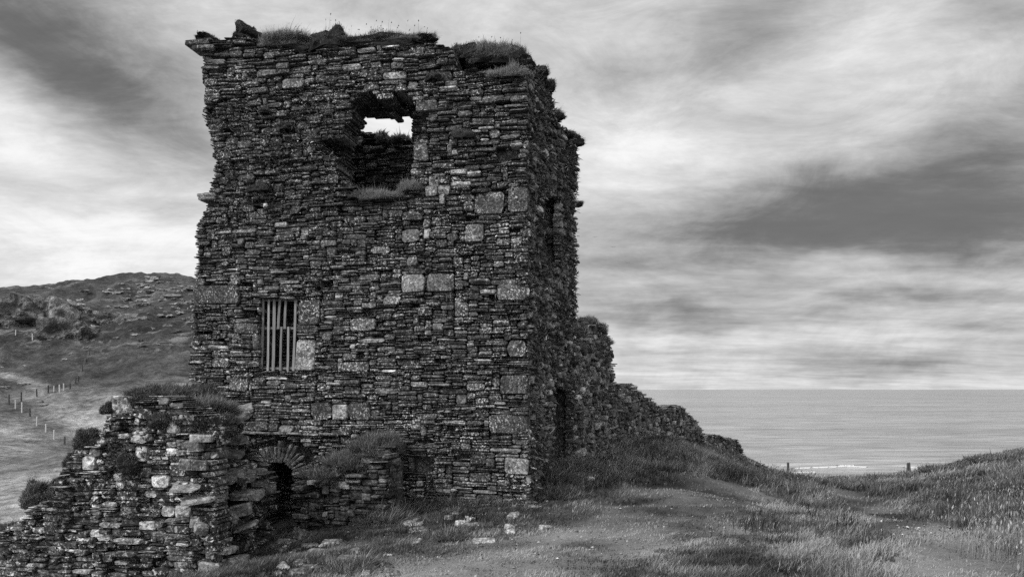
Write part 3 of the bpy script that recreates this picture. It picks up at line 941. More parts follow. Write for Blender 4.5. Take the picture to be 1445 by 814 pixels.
# ------------------------------------------------------------------ ruined wall in the left foreground
ruin = thing('ruined_wall', (-6.5, 12.6, -3.6), 'collapsed lichen-spotted stone wall with a torn end in the left foreground', 'ruin')
R1 = P(300, 0, 11.6)[:2]; R0 = P(0, 0, 12.3)[:2]
RF = Plane(R0 + (R0 - R1) * .35, R1)
rf = [(-90, 900), (-85, 800), (-40, 768), (0, 748), (20, 738), (40, 716), (72, 706), (88, 672), (98, 652), (106, 632), (140, 628), (147, 592), (152, 584), (186, 580), (190, 564), (215, 556),
      (255, 562), (285, 585), (306, 592), (306, 900)]
rsp = [rect(RF, *q) for q in ((187, 613, 208, 626, .5), (190, 627, 208, 650, .45), (118, 643, 138, 662, .42), (212, 666, 238, 688, .55), (236, 594, 253, 612, .5), (232, 630, 250, 642, .48),
                              (196, 735, 219, 749, .34), (164, 678, 176, 688, .5), (222, 583, 233, 593, .5), (128, 746, 145, 758, .4), (136, 750, 160, 760, .36), (48, 742, 60, 750, .48), (132, 710, 142, 716, .5),
                              (206, 688, 222, 700, .42), (190, 590, 200, 600, .42), (60, 714, 78, 722, .3), (139, 753, 158, 762, .38), (228, 712, 246, 730, .3), (247, 712, 268, 730, .24), (92, 806, 100, 812, .5))]
mb = MB()
wall(mb, RF, RF.poly(rf), [], thick=.6, specials=[q[:4] + (q[4] * .95,) for q in rsp], tonef=lambda u, z: np.clip(1 + .7 * fbm(u * 1.1, z * 1.1, seed=73), .35, 2), tones=(.055, .9), prot=.04, extra=.05, wr=(4, 13), hp=(16, 40, 26, 10, 4, 2), du=.033, dz=.03, seed=20, missing=.02, edgedepth=.4, bev=.009, rough=.014)
RE = Plane(R1 + A([-.28, .12]), P(380, 0, 14.4)[:2])
re_ = [(285, 900), (285, 596), (318, 574), (338, 582), (346, 618), (358, 640), (372, 652), (384, 668), (386, 700), (380, 900)]
pit2 = RE.poly([(308, 700), (330, 690), (346, 712), (340, 760), (312, 765)])
wall(mb, RE, RE.poly(re_), [(pit2, False)], thick=.5, tones=(.038, .6), prot=.08, extra=.22, wr=(5, 16), hp=(14, 40, 26, 12, 6, 2), seed=22, missing=.05, edgedepth=.4, bev=.015, rough=.02, core=.3)
mb.build('masonry', M_RUIN, ruin)
mb = MB()
rfp = RF.poly(rf)
n = 26000
u = rng.uniform(0, RF.len, n); z = rng.uniform(-3.2, .2, n)
k_ = inpoly(u, z, rfp) & (rng.random(n) < np.clip(-.1 + 1.3 * fbm(u * 2.1, z * 2.1, seed=79), 0, 1))
u, z = u[k_], z[k_]; m = len(u)
N = np.zeros((m, 3)); N[:, :2] = RF.n + rng.normal(0, .5, (m, 2)); N[:, 2] = rng.uniform(-.6, .8, m)
hh = .05 * rng.uniform(.4, 1.6, m)
blades(mb, RF.map(1, 20)(u, z, rng.uniform(0, .05, m)), hh, hh * rng.uniform(.3, .7, m), rng.normal(0, .3, (m, 3)) * hh[:, None], .06 * np.exp(rng.normal(0, .6, m)), N / np.linalg.norm(N, axis=1)[:, None])
mo = mb.build('moss', M_GRASS, ruin); mo['kind'] = 'stuff'
# fill behind, up to the tower
mb = MB()
NX, NY = 40, 24
sx = np.linspace(0, 1, NX); sy = np.linspace(0, 1, NY)
SX, SY = np.meshgrid(sx, sy)
fx0, fx1 = RF.p0 + RF.ud * 1.2 - RF.n * .45, R1 + A([-.95, .5])
FXx = fx0[0] + (fx1[0] - fx0[0]) * SX; FXy = fx0[1] + (fx1[1] - fx0[1]) * SX
XX = FXx - .3 * SY * (1 - SX); YY = FXy + SY * 3.6
up = np.interp(SX, [0, .25, .45, .6, .68, .78, .9, 1], [-2.9, -2.3, -1.75, -1.1, -.45, -.18, -.3, -.62])
bk_ = np.interp(SX, [0, .25, .45, .6, .68, .78, .9, 1], [-3.3, -3, -2.4, -1.5, -.4, .05, .0, -.35])
ZZ = up + (bk_ - up) * np.clip(SY * 1.8, 0, 1) + .1 * fbm(XX * 2, YY * 2, seed=91)
ZZ = np.where(SY > .8, ZZ - (SY - .8) * 6, ZZ)
V = np.stack([XX, YY, ZZ], -1).reshape(-1, 3)
i, j = np.meshgrid(np.arange(NY - 1), np.arange(NX - 1), indexing='ij')
Q = np.stack([i * NX + j, i * NX + j + 1, (i + 1) * NX + j + 1, (i + 1) * NX + j], -1).reshape(-1, 4)
mb.add(V, Q, None, .05)
# skirt so that the earth bank is solid
edge = np.concatenate([np.arange(NX), (np.arange(1, NY)) * NX + NX - 1, NY * NX - 1 - np.arange(1, NX), (np.arange(NY - 2, 0, -1)) * NX])
Vb = V[edge].copy(); Vb[:, 2] = -4.5
ne = len(edge)
mb.add(np.concatenate([V[edge], Vb]), [(k_, k_ + ne, (k_ + 1) % ne + ne, (k_ + 1) % ne) for k_ in range(ne)], None, .05)
Bn = 9000
su, sv = rng.uniform(.5, 1, Bn), rng.uniform(0, .8, Bn)
ii, jj = (sv * (NY - 1)).astype(int), (su * (NX - 1)).astype(int)
Bp = V.reshape(NY, NX, 3)[ii, jj] + np.stack([rng.uniform(-.06, .06, Bn), rng.uniform(-.08, .08, Bn), np.zeros(Bn)], 1)
hh = .07 * rng.uniform(.5, 1.6, Bn)
blades(mb, Bp, hh, rng.uniform(.005, .012, Bn), (rng.normal(0, .4, (Bn, 3)) + WIND * .4) * hh[:, None], np.clip(.08 * np.exp(rng.normal(0, .5, Bn)), .02, .3))
mb.build('earth_fill', M_GRASS, ruin)


def slab(cen, L, W, T, yaw, pitch, roll, tone, mat, name='slab', parent=None):
    """one loose flat stone"""
    m_ = MB()
    cy, sy_ = math.cos(yaw), math.sin(yaw); cp, sp_ = math.cos(pitch), math.sin(pitch); cr, sr = math.cos(roll), math.sin(roll)
    R = A([[cy, -sy_, 0], [sy_, cy, 0], [0, 0, 1]]) @ A([[cp, 0, sp_], [0, 1, 0], [-sp_, 0, cp]]) @ A([[1, 0, 0], [0, cr, -sr], [0, sr, cr]])

    def f(u, z, d):
        p = np.stack([u, z, d], -1)
        return p @ R.T + cen
    emit(m_, A([-L / 2]), A([L / 2]), A([-W / 2]), A([W / 2]), A([T / 2]), A([T / 2]), A([tone]), f, jit=L * .05, bev=.014, rough=.014)
    # close the underside
    V0 = m_.V[0]
    m_.add(V0[:8], None, [(0, k_ + 1, k_) for k_ in range(1, 7)], tone)
    return m_.build(name, mat, parent, None if parent is not None else cen - A([0, 0, T / 2]))


for (px, py, Y, L, W, T, yaw, pitch, roll, tn) in (
        (338, 578, 12.9, .42, .5, .07, .3, -.25, .2, .26), (330, 592, 12.4, .5, .45, .09, .5, -.5, .15, .18), (289, 617, 11.7, .34, .4, .11, .1, .0, .05, .3), (278, 626, 11.7, .32, .4, .13, .0, 0, 0, .12),
        (277, 655, 11.65, .42, .4, .13, .1, .02, .05, .12), (264, 685, 11.65, .4, .45, .05, .1, .02, .1, .3), (281, 704, 11.6, .48, .4, .08, .25, -.12, .08, .26), (305, 702, 11.9, .3, .5, .07, .2, -.2, .1, .16),
        (331, 667, 12.6, .34, .4, .07, .2, .05, .1, .26), (347, 673, 12.9, .3, .4, .11, .2, .03, .1, .14), (363, 664, 13.4, .32, .4, .06, .2, .05, .1, .17), (367, 680, 13.5, .32, .4, .08, .3, 0, .1, .12),
        (349, 697, 12.9, .5, .4, .13, .1, .03, .1, .26), (340, 716, 12.6, .32, .4, .15, .2, -.2, .3, .25), (326, 728, 12.3, .16, .3, .12, .9, .6, .3, .2), (345, 742, 12.7, .42, .3, .05, .2, -.35, .1, .24),
        (312, 774, 11.9, .42, .4, .07, .1, .03, .1, .34), (322, 790, 12.0, .62, .4, .10, .2, -.12, .1, .22), (300, 797, 11.7, .3, .4, .13, 0, .1, .1, .3), (284, 745, 11.55, .2, .2, .12, .5, .3, .4, .26),
        (325, 640, 12.4, .4, .4, .08, .2, .1, .1, .12), (315, 676, 12.1, .35, .4, .06, .1, .1, .1, .14), (300, 640, 12.0, .3, .4, .08, .4, .1, .0, .1), (378, 690, 13.8, .25, .4, .09, .2, 0, .1, .13)):
    slab(P(px, py, Y), L, W, T * .85, yaw, pitch, roll, tn * .7, M_ROCK, 'slab', ruin)

HG = 'shaggy plant cushions along the ruined wall'
for i, (px, py, Y, rx, rz, tn, pale, bh, lab) in enumerate((
        (52, 698, 12.5, .24, .30, .05, .22, .05, 'large shaggy cushion with pale upper fringe on the lower left of the ruined wall'),
        (84, 690, 12.5, .16, .22, .05, .10, .05, 'smaller dark cushion beside the large shaggy one on the ruined wall'),
        (106, 648, 12.3, .16, .16, .04, .05, .04, 'dark round cushion under the jutting bushy one on the ruined wall edge'),
        (124, 620, 12.2, .22, .24, .04, .08, .05, 'bushy round cushion jutting from the middle of the ruined wall edge'),
        (14, 750, 12.6, .2, .22, .045, .12, .05, 'cushion at the far lower left end of the ruined wall'),
        (180, 652, 11.8, .14, .22, .05, .02, .03, 'dark moss patch hanging on the ruined wall face'),
        (206, 560, 12.3, .32, .20, .045, .04, .06, 'dark mossy hump crowning the ruined wall'),
        (240, 560, 12.6, .45, .22, .05, .04, .07, 'broad turf hump right of the crown of the ruined wall'),
        (288, 575, 12.3, .42, .16, .07, .05, .12, 'long grassy tuft on the right end of the ruined wall'),
        (268, 592, 11.9, .35, .12, .06, .03, .07, 'mossy fringe above the torn end of the ruined wall'),
        (230, 592, 11.8, .22, .14, .05, .02, .05, 'moss fringe under the broad turf hump of the ruined wall'),
        (157, 575, 12.2, .12, .14, .04, .02, .03, 'small moss lump beside the end block of the ruined wall'),
        (312, 592, 12.1, .2, .12, .05, .02, .05, 'dark moss under the tilted slab of the ruined wall'))):
    p = P(px, py, Y)
    turf('plant_cushion', lab, 'plant', (p[0], p[1] + .05, p[2] - rz * .35), (rx, max(.25, rx * .9), rz), nb=int(1800 * (rx + .25)), bh=bh, tone=tn, pale=pale, seed=100 + i, lump=.3, bw=.009, group=HG)
# block at the end of the wall top
slab(P(177, 573, 12.2) + A([0, .1, 0]), .40, .4, .3, .1, .05, .1, .16, M_RUIN, 'block', ruin)
slab(P(163, 573, 12.3) + A([0, .1, 0]), .26, .4, .26, .4, .35, .1, .08, M_RUIN, 'block', ruin)

# ------------------------------------------------------------------ wall stub right of the door
stub = thing('wall_stub', (-3.2, 14.7, -2.8), 'low dark stump of rubble wall right of the arched doorway', 'ruin')
S0, S1 = P(415, 0, 14.75)[:2], P(545, 0, 14.25)[:2]
SF = Plane(S0, S1)
mb = MB()
sr_ = [(414, 820), (413, 680), (440, 676), (468, 674), (490, 668), (515, 655), (535, 642), (550, 640), (553, 660), (548, 700), (546, 820)]
wall(mb, SF, SF.poly(sr_), [], thick=1.15, tones=(.055, .6), prot=.05, extra=.08, wr=(3, 10), hp=(12, 34, 28, 14, 6), seed=30, edgedepth=.5)
SS = Plane(S1 + A([.0, .05]), FR.p0 + FR.ud * FR.uz(563, 0)[0])
wall(mb, SS, [(0, -3.3), (0, -1.1), (.8, -1.0), (1.2, -.95), (1.2, -3.3)], [], thick=.5, tones=(.045, .6), prot=.06, extra=.1, wr=(3, 10), seed=31)
mb.build('masonry', M_DARK, stub)
for (px, py, Y, L, W, T, yaw, tn) in ((452, 679, 14.55, .46, .3, .05, .05, .22), (500, 669, 14.35, .34, .3, .045, .1, .24), (498, 677, 14.35, .28, .3, .04, .05, .16), (489, 686, 14.4, .12, .2, .05, .2, .24), (459, 688, 14.5, .12, .1, .2, .2, .2)):
    slab(P(px, py, Y), L, W, T, yaw, 0, .08, tn, M_ROCK, 'slab', stub)
for i, (px, py, Y, rx, rz, ry, bh, tn, lab) in enumerate(((458, 668, 14.9, .42, .15, .5, .11, .05, 'shaggy grass on the lower left end of the wall stump by the doorway'), (500, 648, 14.9, .5, .2, .6, .13, .06, 'pale shaggy grass on the middle of the wall stump by the doorway'),
                                                 (533, 626, 15.0, .42, .22, .6, .12, .06, 'dark grass on the higher right end of the wall stump by the doorway'))):
    p = P(px, py, Y)
    turf('grass_clump', lab, 'grass', (p[0], p[1], p[2] - .12), (rx, ry, rz), nb=2600, bh=bh, tone=tn, pale=.04, seed=130 + i, bw=.008, group='grass on the wall stump')

# ------------------------------------------------------------------ curtain walls running to the cliff
def runwall(name, label, a, b, region, thick, seed, base, **kw):
    pl = Plane(a, b)
    t = thing(name, (float(a[0]), float(a[1]), base), label, 'wall')
    m_ = MB()
    wall(m_, pl, pl.poly(region), [], thick=thick, seed=seed, edgedepth=thick, **kw)
    m_.build('masonry', M_STONE, t)
    return pl, t


W0, W1, W2, W3 = P(811, 0, 19.3)[:2], P(879, 0, 25.5)[:2], P(941, 0, 30.5)[:2], P(996, 0, 35.5)[:2]
kw = dict(tones=(.062, .85), prot=.05, extra=.12, hp=(6, 24, 30, 22, 12, 6), wr=(3, 9), du=.05, dz=.045, bev=.02, rough=.025)
cw1, t1 = runwall('curtain_wall', 'high broken stone wall running back from the tower corner', W0, W1, [(810, 720), (812, 452), (828, 452), (842, 458), (856, 470), (862, 482), (863, 505), (869, 520), (871, 538), (877, 548), (880, 720)], 1.1, 50, -2.3, **kw)
cw2, t2 = runwall('tumbled_wall', 'jagged dry stone wall stepping down beyond the high broken wall', W1, W2, [(880, 720), (880, 546), (888, 541), (896, 543), (901, 552), (908, 556), (918, 563), (930, 570), (938, 580), (942, 720)], .9, 51, -2.3, **kw)
cw3, t3 = runwall('tumbled_wall', 'last ragged stretch of dry stone wall before the sea', W2, W3, [(939, 720), (939, 576), (946, 571), (958, 572), (966, 575), (972, 583), (980, 590), (986, 600), (991, 606), (995, 618), (996, 720)], .9, 52, -2.5, **kw)
cw4, t4 = runwall('low_wall', 'low remnant of stone wall on the slope above the sea', P(997, 0, 39)[:2], P(1052, 0, 42)[:2], [(997, 700), (998, 614), (1010, 612), (1025, 616), (1040, 619), (1046, 630), (1052, 641), (1052, 700)], .8, 53, -3.3, **kw)
for i, (pl, px, py, rx, rz, lab) in enumerate(((cw1, 828, 462, .9, .3, 'grass clump on top of the high broken wall beside the tower'), (cw1, 850, 480, .35, .14, 'dark turf on the far shoulder of the high broken wall'))):
    p = on(pl, px, py, -.4)
    turf('grass_clump', lab, 'grass', (p[0], p[1], p[2] - .1), (rx * .6, .7, rz), nb=900, bh=.09, tone=.07, seed=150 + i, bw=.012)

# ------------------------------------------------------------------ rocks
def rock(name, label, cat, cen, size, seed, tone=.2, group=None, sub=18, mat=None, layers=0.0, sharp=.45):
    th = np.linspace(0, 2 * np.pi, sub * 2, endpoint=False); ph = np.linspace(-np.pi / 2 * .9, np.pi / 2, sub)
    T, Ph = np.meshgrid(th, ph)
    x, y, z = np.cos(Ph) * np.cos(T), np.cos(Ph) * np.sin(T), np.sin(Ph)
    m_ = np.maximum(np.maximum(abs(x), abs(y)), abs(z)) ** .6
    x, y, z = x / m_, y / m_, z / m_
    f = 1 + sharp * fbm(x * 1.1 + seed, y * 1.1, z * 1.1, seed=seed, oc=5)
    if layers: f = f + layers * np.round(2 * vn(x * 2 + seed, y * 2, z * 3, seed=seed + 4)) / 2
    V = np.stack([cen[0] + x * f * size[0], cen[1] + y * f * size[1], cen[2] + z * f * size[2]], -1).reshape(-1, 3)
    n = sub * 2
    i, j = np.meshgrid(np.arange(sub - 1), np.arange(n), indexing='ij')
    Q = np.stack([i * n + j, i * n + (j + 1) % n, (i + 1) * n + (j + 1) % n, (i + 1) * n + j], -1).reshape(-1, 4)
    m2 = MB(); m2.add(V, Q, None, tone * (1 + .4 * fbm(x.ravel() * 2, y.ravel() * 2, z.ravel() * 2, seed=seed + 9)))
    return tag(m2.build(name, mat or M_ROCK, None, cen), label, cat, group)


M_CRAG = stone_mat('crag_rock', 1.0, .0, .0, .6)


def crag_mat():
    m, k = material('hill_crag')
    co = k.n('ShaderNodeTexCoord').outputs['Object']
    tone = k.n('ShaderNodeAttribute', attribute_name='tone').outputs['Fac']
    mp = k.n('ShaderNodeMapping', {'Vector': co, 'Scale': (1, 1, .5)}).outputs[0]
    a = k.noise(mp, .55, 8, .72, .5); b = k.noise(co, 1.6, 6, .7)
    v = k.m('MULTIPLY', tone, k.ramp(a, .38, .64, .3, 1.9, False))
    v = k.m('MULTIPLY', v, k.ramp(b, .3, .7, .6, 1.4, False))
    bump = k.n('ShaderNodeBump', {'Height': k.m('ADD', a, b), 'Strength': 1.0, 'Distance': 1.2})
    bs = k.n('ShaderNodeBsdfPrincipled', {'Base Color': v, 'Roughness': .95, 'Normal': bump.outputs[0]})
    k.n('ShaderNodeOutputMaterial', {'Surface': bs.outputs[0]})
    return m


M_CRAG = crag_mat()
for i, (px, py, Y, sx_, sy_, sz_, tn, lab) in enumerate((
        (12, 452, 143, 4.6, 4, 2.6, .12, 'dark crag at the left edge of the hillside'), (45, 450, 145, 3.6, 4, 2.7, .12, 'dark craggy face next right of the edge crag on the hillside'),
        (85, 446, 146, 2.3, 3, 2.3, .24, 'pale pointed crag in the middle of the hillside'), (103, 440, 149, 2.4, 3, 1.2, .24, 'pale ledge running right from the pointed crag'),
        (98, 474, 137, 3.2, 3, 2.3, .13, 'rounded dark crag below the pale pointed crag'), (118, 478, 137, 2.2, 3, 1.6, .13, 'small dark crag right of the rounded crag'),
        (168, 452, 148, 3.0, 2.5, 1.3, .15, 'low broken rock ledge on the right of the hillside'), (188, 459, 146, 2.2, 2.5, 1.2, .15, 'boulder ledge at the foot of the low broken ledge'))):
    rock('crag', lab, 'crag', P(px, py, Y), (sx_ * 1.15, sy_, sz_ * 1.2), 200 + i, tn * 1.1, sub=34, mat=M_CRAG, layers=.12, sharp=.38)

# hillside stones (surveyed in the photo)
hs = [(116, 423, 1.0, .4), (153, 411, 1.6, .35), (198, 412, .9, .35), (200, 425, 1.3, .4), (215, 395, 2.2, .3), (180, 435, 1.5, .3), (231, 422, 1.6, .35), (228, 448, 1.1, .35), (92, 506, .9, .4), (100, 498, .7, .25),
      (191, 473, .9, .35), (198, 480, 1.1, .08), (224, 486, .5, .4), (201, 490, 1.0, .12), (38, 516, .7, .4), (30, 542, .9, .35), (38, 541, .8, .3), (4, 546, 1.0, .3), (11, 545, .7, .4), (2, 517, 1.0, .35),
      (120, 492, 1.0, .35), (132, 480, .4, .5), (250, 468, 1.0, .05), (164, 476, .5, .3), (77, 523, .5, .25), (56, 566, .7, .3), (62, 571, .8, .28), (252, 412, 1.2, .4), (262, 405, 1.0, .4), (246, 429, 1.1, .35), (240, 445, .7, .3), (222, 434, .8, .3)]
for q in range(90):
    px = 275 - abs(rng.normal(0, 75)); top_ = np.interp(px, [0, 100, 200, 275], [409, 403, 393, 398])
    if px < 60: continue
    hs.append((px, top_ + 4 + abs(rng.normal(0, 32)), float(np.exp(rng.normal(math.log(.75), .45))), float(rng.uniform(.16, .42))))
for i, (px, py, s, tn) in enumerate(hs):
    p = hit(px, py + 1.5)
    s = s * rng.uniform(.6, 1.0) * p[1] / 140 * .62; tn = tn * .6
    dark = tn < .2
    rock('hill_stone', 'dark boulder lying on the grassy hillside' if dark else 'pale stone lying on the grassy hillside', 'stone', (p[0], p[1], p[2] + s * .02), (s * rng.uniform(.8, 1.7), s * .8, s * rng.uniform(.25, .5)), 300 + i, tn, 'stones scattered over the hillside', sub=12, layers=.25, sharp=.6)

# flat stones on the turf in front of the tower
for i, (px, py, L, W, T, yaw, pitch, tn, lab) in enumerate((
        (652, 741, .26, .2, .10, .3, .1, .45, 'pale wedge stone at the left of the stone group on the turf'), (664, 734, .18, .2, .10, .8, .15, .5, 'whitest upright stone in the middle of the stone group on the turf'),
        (672, 730, .42, .25, .05, .0, .03, .22, 'thin flat slab at the back of the stone group on the turf'), (668, 742, .24, .2, .05, .2, .03, .34, 'small flat stone at the front of the stone group on the turf'),
        (719, 746, .16, .15, .09, .5, .2, .4, 'small pale stone upright right of the stone group'), (721, 753, .16, .16, .06, .1, .1, .5, 'bright little stone below the upright one on the turf'),
        (681, 766, .40, .25, .07, .05, .04, .34, 'flat pale slab lying alone nearest the light path'), (769, 745, .2, .16, .07, .4, .1, .36, 'small speckled stone right below the tower corner'),
        (524, 733, .34, .3, .07, .6, -.3, .20, 'grey slab leaning in the grass by the wall stump'), (553, 731, .3, .2, .06, .7, -.4, .24, 'narrow tilted slab in the grass between stump and tower'),
        (404, 766, .55, .3, .06, .05, .08, .24, 'flat slab at the foot of the arched doorway'), (437, 771, .42, .35, .05, .2, .05, .18, 'wide slab right of the doorway slab'),
        (402, 774, .12, .12, .08, .3, .1, .5, 'small white stone in front of the doorway slab'), (470, 768, .55, .4, .06, .3, .05, .16, 'worn grey slab sunk in the turf before the stump'),
        (490, 778, .5, .4, .06, .1, .04, .15, 'second sunken slab nearer the camera before the stump'), (497, 796, .6, .5, .10, .2, .06, .14, 'large rounded slab sunk in the turf in the left foreground'),
        (548, 784, .16, .12, .04, .1, .02, .3, 'thin pale chip in the turf before the tower'), (833, 678, .2, .16, .1, .2, .1, .5, 'lone white stone on the dark grass right of the tower'), (857, 672, .14, .12, .06, .2, .1, .4, 'small pale stone under the high broken wall'),
        (425, 757, .3, .3, .18, .9, .4, .12, 'dark tilted stone at the right jamb of the doorway'))):
    p = hit(px, py)
    sh = .62 if py > 757 and px < 510 else .85
    o = slab(p + A([0, 0, T * .1]), L * sh, W * sh, T, yaw, pitch, .1, tn * .75, M_ROCK, 'loose_stone')
    tag(o, lab, 'stone')

for i in range(85):
    if i < 50:
        px = rng.uniform(395, 775); base = np.interp(px, [395, 430, 480, 545, 600, 745, 775], [760, 775, 765, 745, 728, 716, 705])
        p = hit(px, base + abs(rng.normal(0, 16)))
    else:
        px = rng.uniform(380, 560); p = hit(px, rng.uniform(765, 812))
    s_ = float(np.exp(rng.normal(math.log(.07), .5)))
    s_ = min(s_, .19)
    if infoot(p[0], p[1]): continue
    o = slab(p + A([0, 0, s_ * .08]), s_ * 1.5, s_ * 1.1, s_ * rng.uniform(.35, .7), rng.uniform(0, 3), rng.normal(0, .2), rng.normal(0, .2), float(np.exp(rng.normal(math.log(.09), .5))), M_ROCK, 'rubble_stone')
    tag(o, 'small rubble stone half buried in the turf at the foot of the ruins', 'stone', 'rubble at the foot of the ruins')

# ------------------------------------------------------------------ fences
def post_mesh(mb_, base, h, w, tone, lean=0.0):
    V = []
    prof = ((0, 1), (.5, .95), (.96, .9), (1.0, .55))
    for (t, s) in prof:
        for a_ in range(6):
            an = a_ * math.pi / 3
            V.append((base[0] + math.cos(an) * w / 2 * s + lean * t * h, base[1] + math.sin(an) * w / 2 * s, base[2] - .3 * (t == 0) + h * t))
    Q = [(6 * r_ + k_, 6 * r_ + (k_ + 1) % 6, 6 * r_ + 6 + (k_ + 1) % 6, 6 * r_ + 6 + k_) for r_ in range(3) for k_ in range(6)]
    mb_.add(V, Q, [(18, 18 + k_, 19 + k_) for k_ in range(1, 5)], tone)


def fence(label, posts):
    pts = [hit(px, y1) for (px, y0, y1, tn) in posts]
    t = thing('wire_fence', [float(v) for v in pts[0]], label, 'fence')
    tops = []
    for p, (px, y0, y1, tn) in zip(pts, posts):
        h = max((y1 - y0) / F * p[1], .5)
        m_ = MB(); post_mesh(m_, p, h, .19, tn * (1.4 if tn > .2 else .5), rng.uniform(-.06, .06))
        m_.build('post', M_WOOD, t)
        tops.append(p + A([0, 0, h]))
    m_ = MB()
    for fr in (.45, .85):
        for a_, b_, pa, pb in zip(tops[:-1], tops[1:], pts[:-1], pts[1:]):
            q0 = pa + (a_ - pa) * fr; q1 = pb + (b_ - pb) * fr
            w_ = A([0, 0, .006]); s_ = A([.006, .006, 0])
            m_.add([q0 - w_, q1 - w_, q1 + s_, q0 + s_, q0 + w_ - s_, q1 + w_ - s_], [(0, 1, 2, 3), (3, 2, 5, 4), (4, 5, 1, 0)])
    m_.build('wire', M_WIRE, t)


fence('post and wire fence running from the field gate down beside the track', [(22, 564, 576, .3), (31, 568.5, 583, .3), (42.4, 577, 588.5, .08), (52, 588, 599.5, .3), (65, 599.5, 610.5, .3), (76.5, 607, 620, .3), (91, 616, 627, .1), (104.5, 624, 633, .3)])
fence('post and wire fence climbing from the field gate up the hillside', [(52, 550, 561, .06), (68, 545, 556, .05), (76, 546, 553.5, .3), (84, 543, 552, .35), (90, 542, 550, .3), (99, 541.5, 548, .06), (106.5, 535, 543.5, .06), (110.5, 530, 537.5, .06), (116, 517, 527, .08), (121, 504, 512, .08), (126, 494, 502, .1)])
fence('two pale fence posts under the dark crags', [(22, 468, 476, .35), (46, 473, 482.5, .4)])
# the gate
pa, pb = hit(12.6, 570), hit(30, 568)
gt = thing('field_gate', [float(v) for v in pa], 'small field gate between two dark posts at the edge of the track', 'gate')
for p in (pa, pb):
    m_ = MB(); post_mesh(m_, p, 1.15, .2, .05); m_.build('post', M_WOOD, gt)
for hh_ in (.35, .7, 1.02):
    m_ = MB()
    q0, q1 = pa + A([0, 0, hh_]), pb + A([0, 0, hh_])
    V = []
    for q_ in (q0, q1):
        for (e, f_) in ((-1, -1), (1, -1), (1, 1), (-1, 1)): V.append(q_ + A([0, e * .03, f_ * .06]))
    m_.add(V, [(0, 1, 5, 4), (1, 2, 6, 5), (2, 3, 7, 6), (3, 0, 4, 7)], None, .35)
    m_.build('rail', M_WOOD, gt)
# lone posts on the cliff edge
for (px, y0, y1, w, ln, tn, lab) in ((1112, 652, 667, .14, .0, .05, 'lone dark fence post on the cliff edge, nearest the ruined walls'), (1280, 652.5, 668, .12, .05, .06, 'upright half of the split post pair on the cliff edge'),
                                     (1284, 652, 667, .12, -.05, .06, 'slimmer right half of the split post pair on the cliff edge'), (1363, 646.5, 660, .13, -.2, .2, 'leaning weathered fence post on the cliff edge below the right bank'),
                                     (992, 678, 692, .06, .03, .05, 'thin stake standing in the grass at the knoll'), (1059, 672, 684, .06, .02, .05, 'thin stake in the grass beyond the pale tufts')):
    Yp = 45 if px > 1100 else hit(px, y1)[1]
    if px > 1100: y1 += 4
    p = A([(px - CX) / F * Yp, Yp, 0]); p[2] = min(float(gz(p[0], p[1])[0]), (HY - y1) / F * Yp)
    h = (HY - y0) / F * Yp - p[2]
    m_ = MB(); post_mesh(m_, p, h, w * (Yp / 45 if Yp < 30 else 1.15), tn, ln)
    tag(m_.build('fence_post', M_WOOD, None, p), lab, 'post')

# ------------------------------------------------------------------ birds over the sea
for (px, py, Y, lab) in ((865, 349, 120, 'tiny dark bird gliding highest-middle over the sea right of the tower'), (885, 371, 130, 'tiny dark bird gliding lowest and furthest from the tower'), (840, 335, 140, 'tiny dark bird gliding closest to the tower')):
    p = P(px, py, Y); m_ = MB()
    s = .35
    m_.add([p + s * A(v) for v in ((0, -.5, 0), (.12, 0, .06), (0, .5, 0), (-.12, 0, .06), (0, 0, -.1))], None, [(0, 1, 4), (1, 2, 4), (2, 3, 4), (3, 0, 4), (0, 3, 1), (1, 3, 2)])
    for sg in (-1, 1):
        m_.add([p + s * A(v) for v in ((sg * .1, -.15, .04), (sg * .7, -.2, .3), (sg * 1.5, .15, .1), (sg * .7, .1, .28), (sg * .1, .2, .04))], [(0, 1, 3, 4)], [(1, 2, 3)])
    tag(m_.build('bird', M_BIRD, None, p), lab, 'bird', 'birds over the sea')

# ------------------------------------------------------------------ ground grass
def blob(px, py, r):
    p = hit(px, py); return (p[0], p[1], r)


TALL = [blob(*q) for q in ((1060, 705, 2.6), (1000, 668, 2.5), (1130, 700, 2.6), (950, 645, 4), (900, 672, 2), (1330, 700, 4), (1250, 680, 5), (1425, 780, 1.2), (1440, 745, 1.6), (1445, 700, 3), (1170, 672, 8), (1390, 665, 7), (1120, 668, 7), (1290, 668, 8), (1400, 830, .9), (1150, 685, 5))]
PALE = [blob(*q) for q in ((1080, 735, 1.6), (1150, 700, 2.2), (1080, 690, 2.2), (1060, 770, 1.2), (1180, 790, 1.1), (1050, 712, 1.6), (960, 668, 1.6), (900, 668, 1.5), (1100, 745, 1.1), (1040, 690, 2), (1425, 790, .9), (1220, 676, 4), (1290, 680, 4), (860, 775, 1.6), (980, 760, 1.2), (740, 795, 1.0), (1150, 735, 1.2), (1000, 655, 2))]
DARKP = [blob(*q) for q in ((780, 690, 1.5), (840, 700, 1.5), (620, 735, 1.3), (560, 745, 1.2), (480, 760, 1.2), (700, 735, 1.2), (1170, 700, 1.6), (1140, 690, 2.2), (880, 700, 1.1), (1380, 700, 2.5), (1010, 725, .5), (960, 640, 2), (1060, 660, 4), (420, 800, 1.5))]


def gsum(L, x, y):
    r = np.zeros(np.shape(x))
    for (a_, b_, s_) in L: r = np.maximum(r, np.exp(-(((x - a_) ** 2 + (y - b_) ** 2) / s_ ** 2)))
    return r


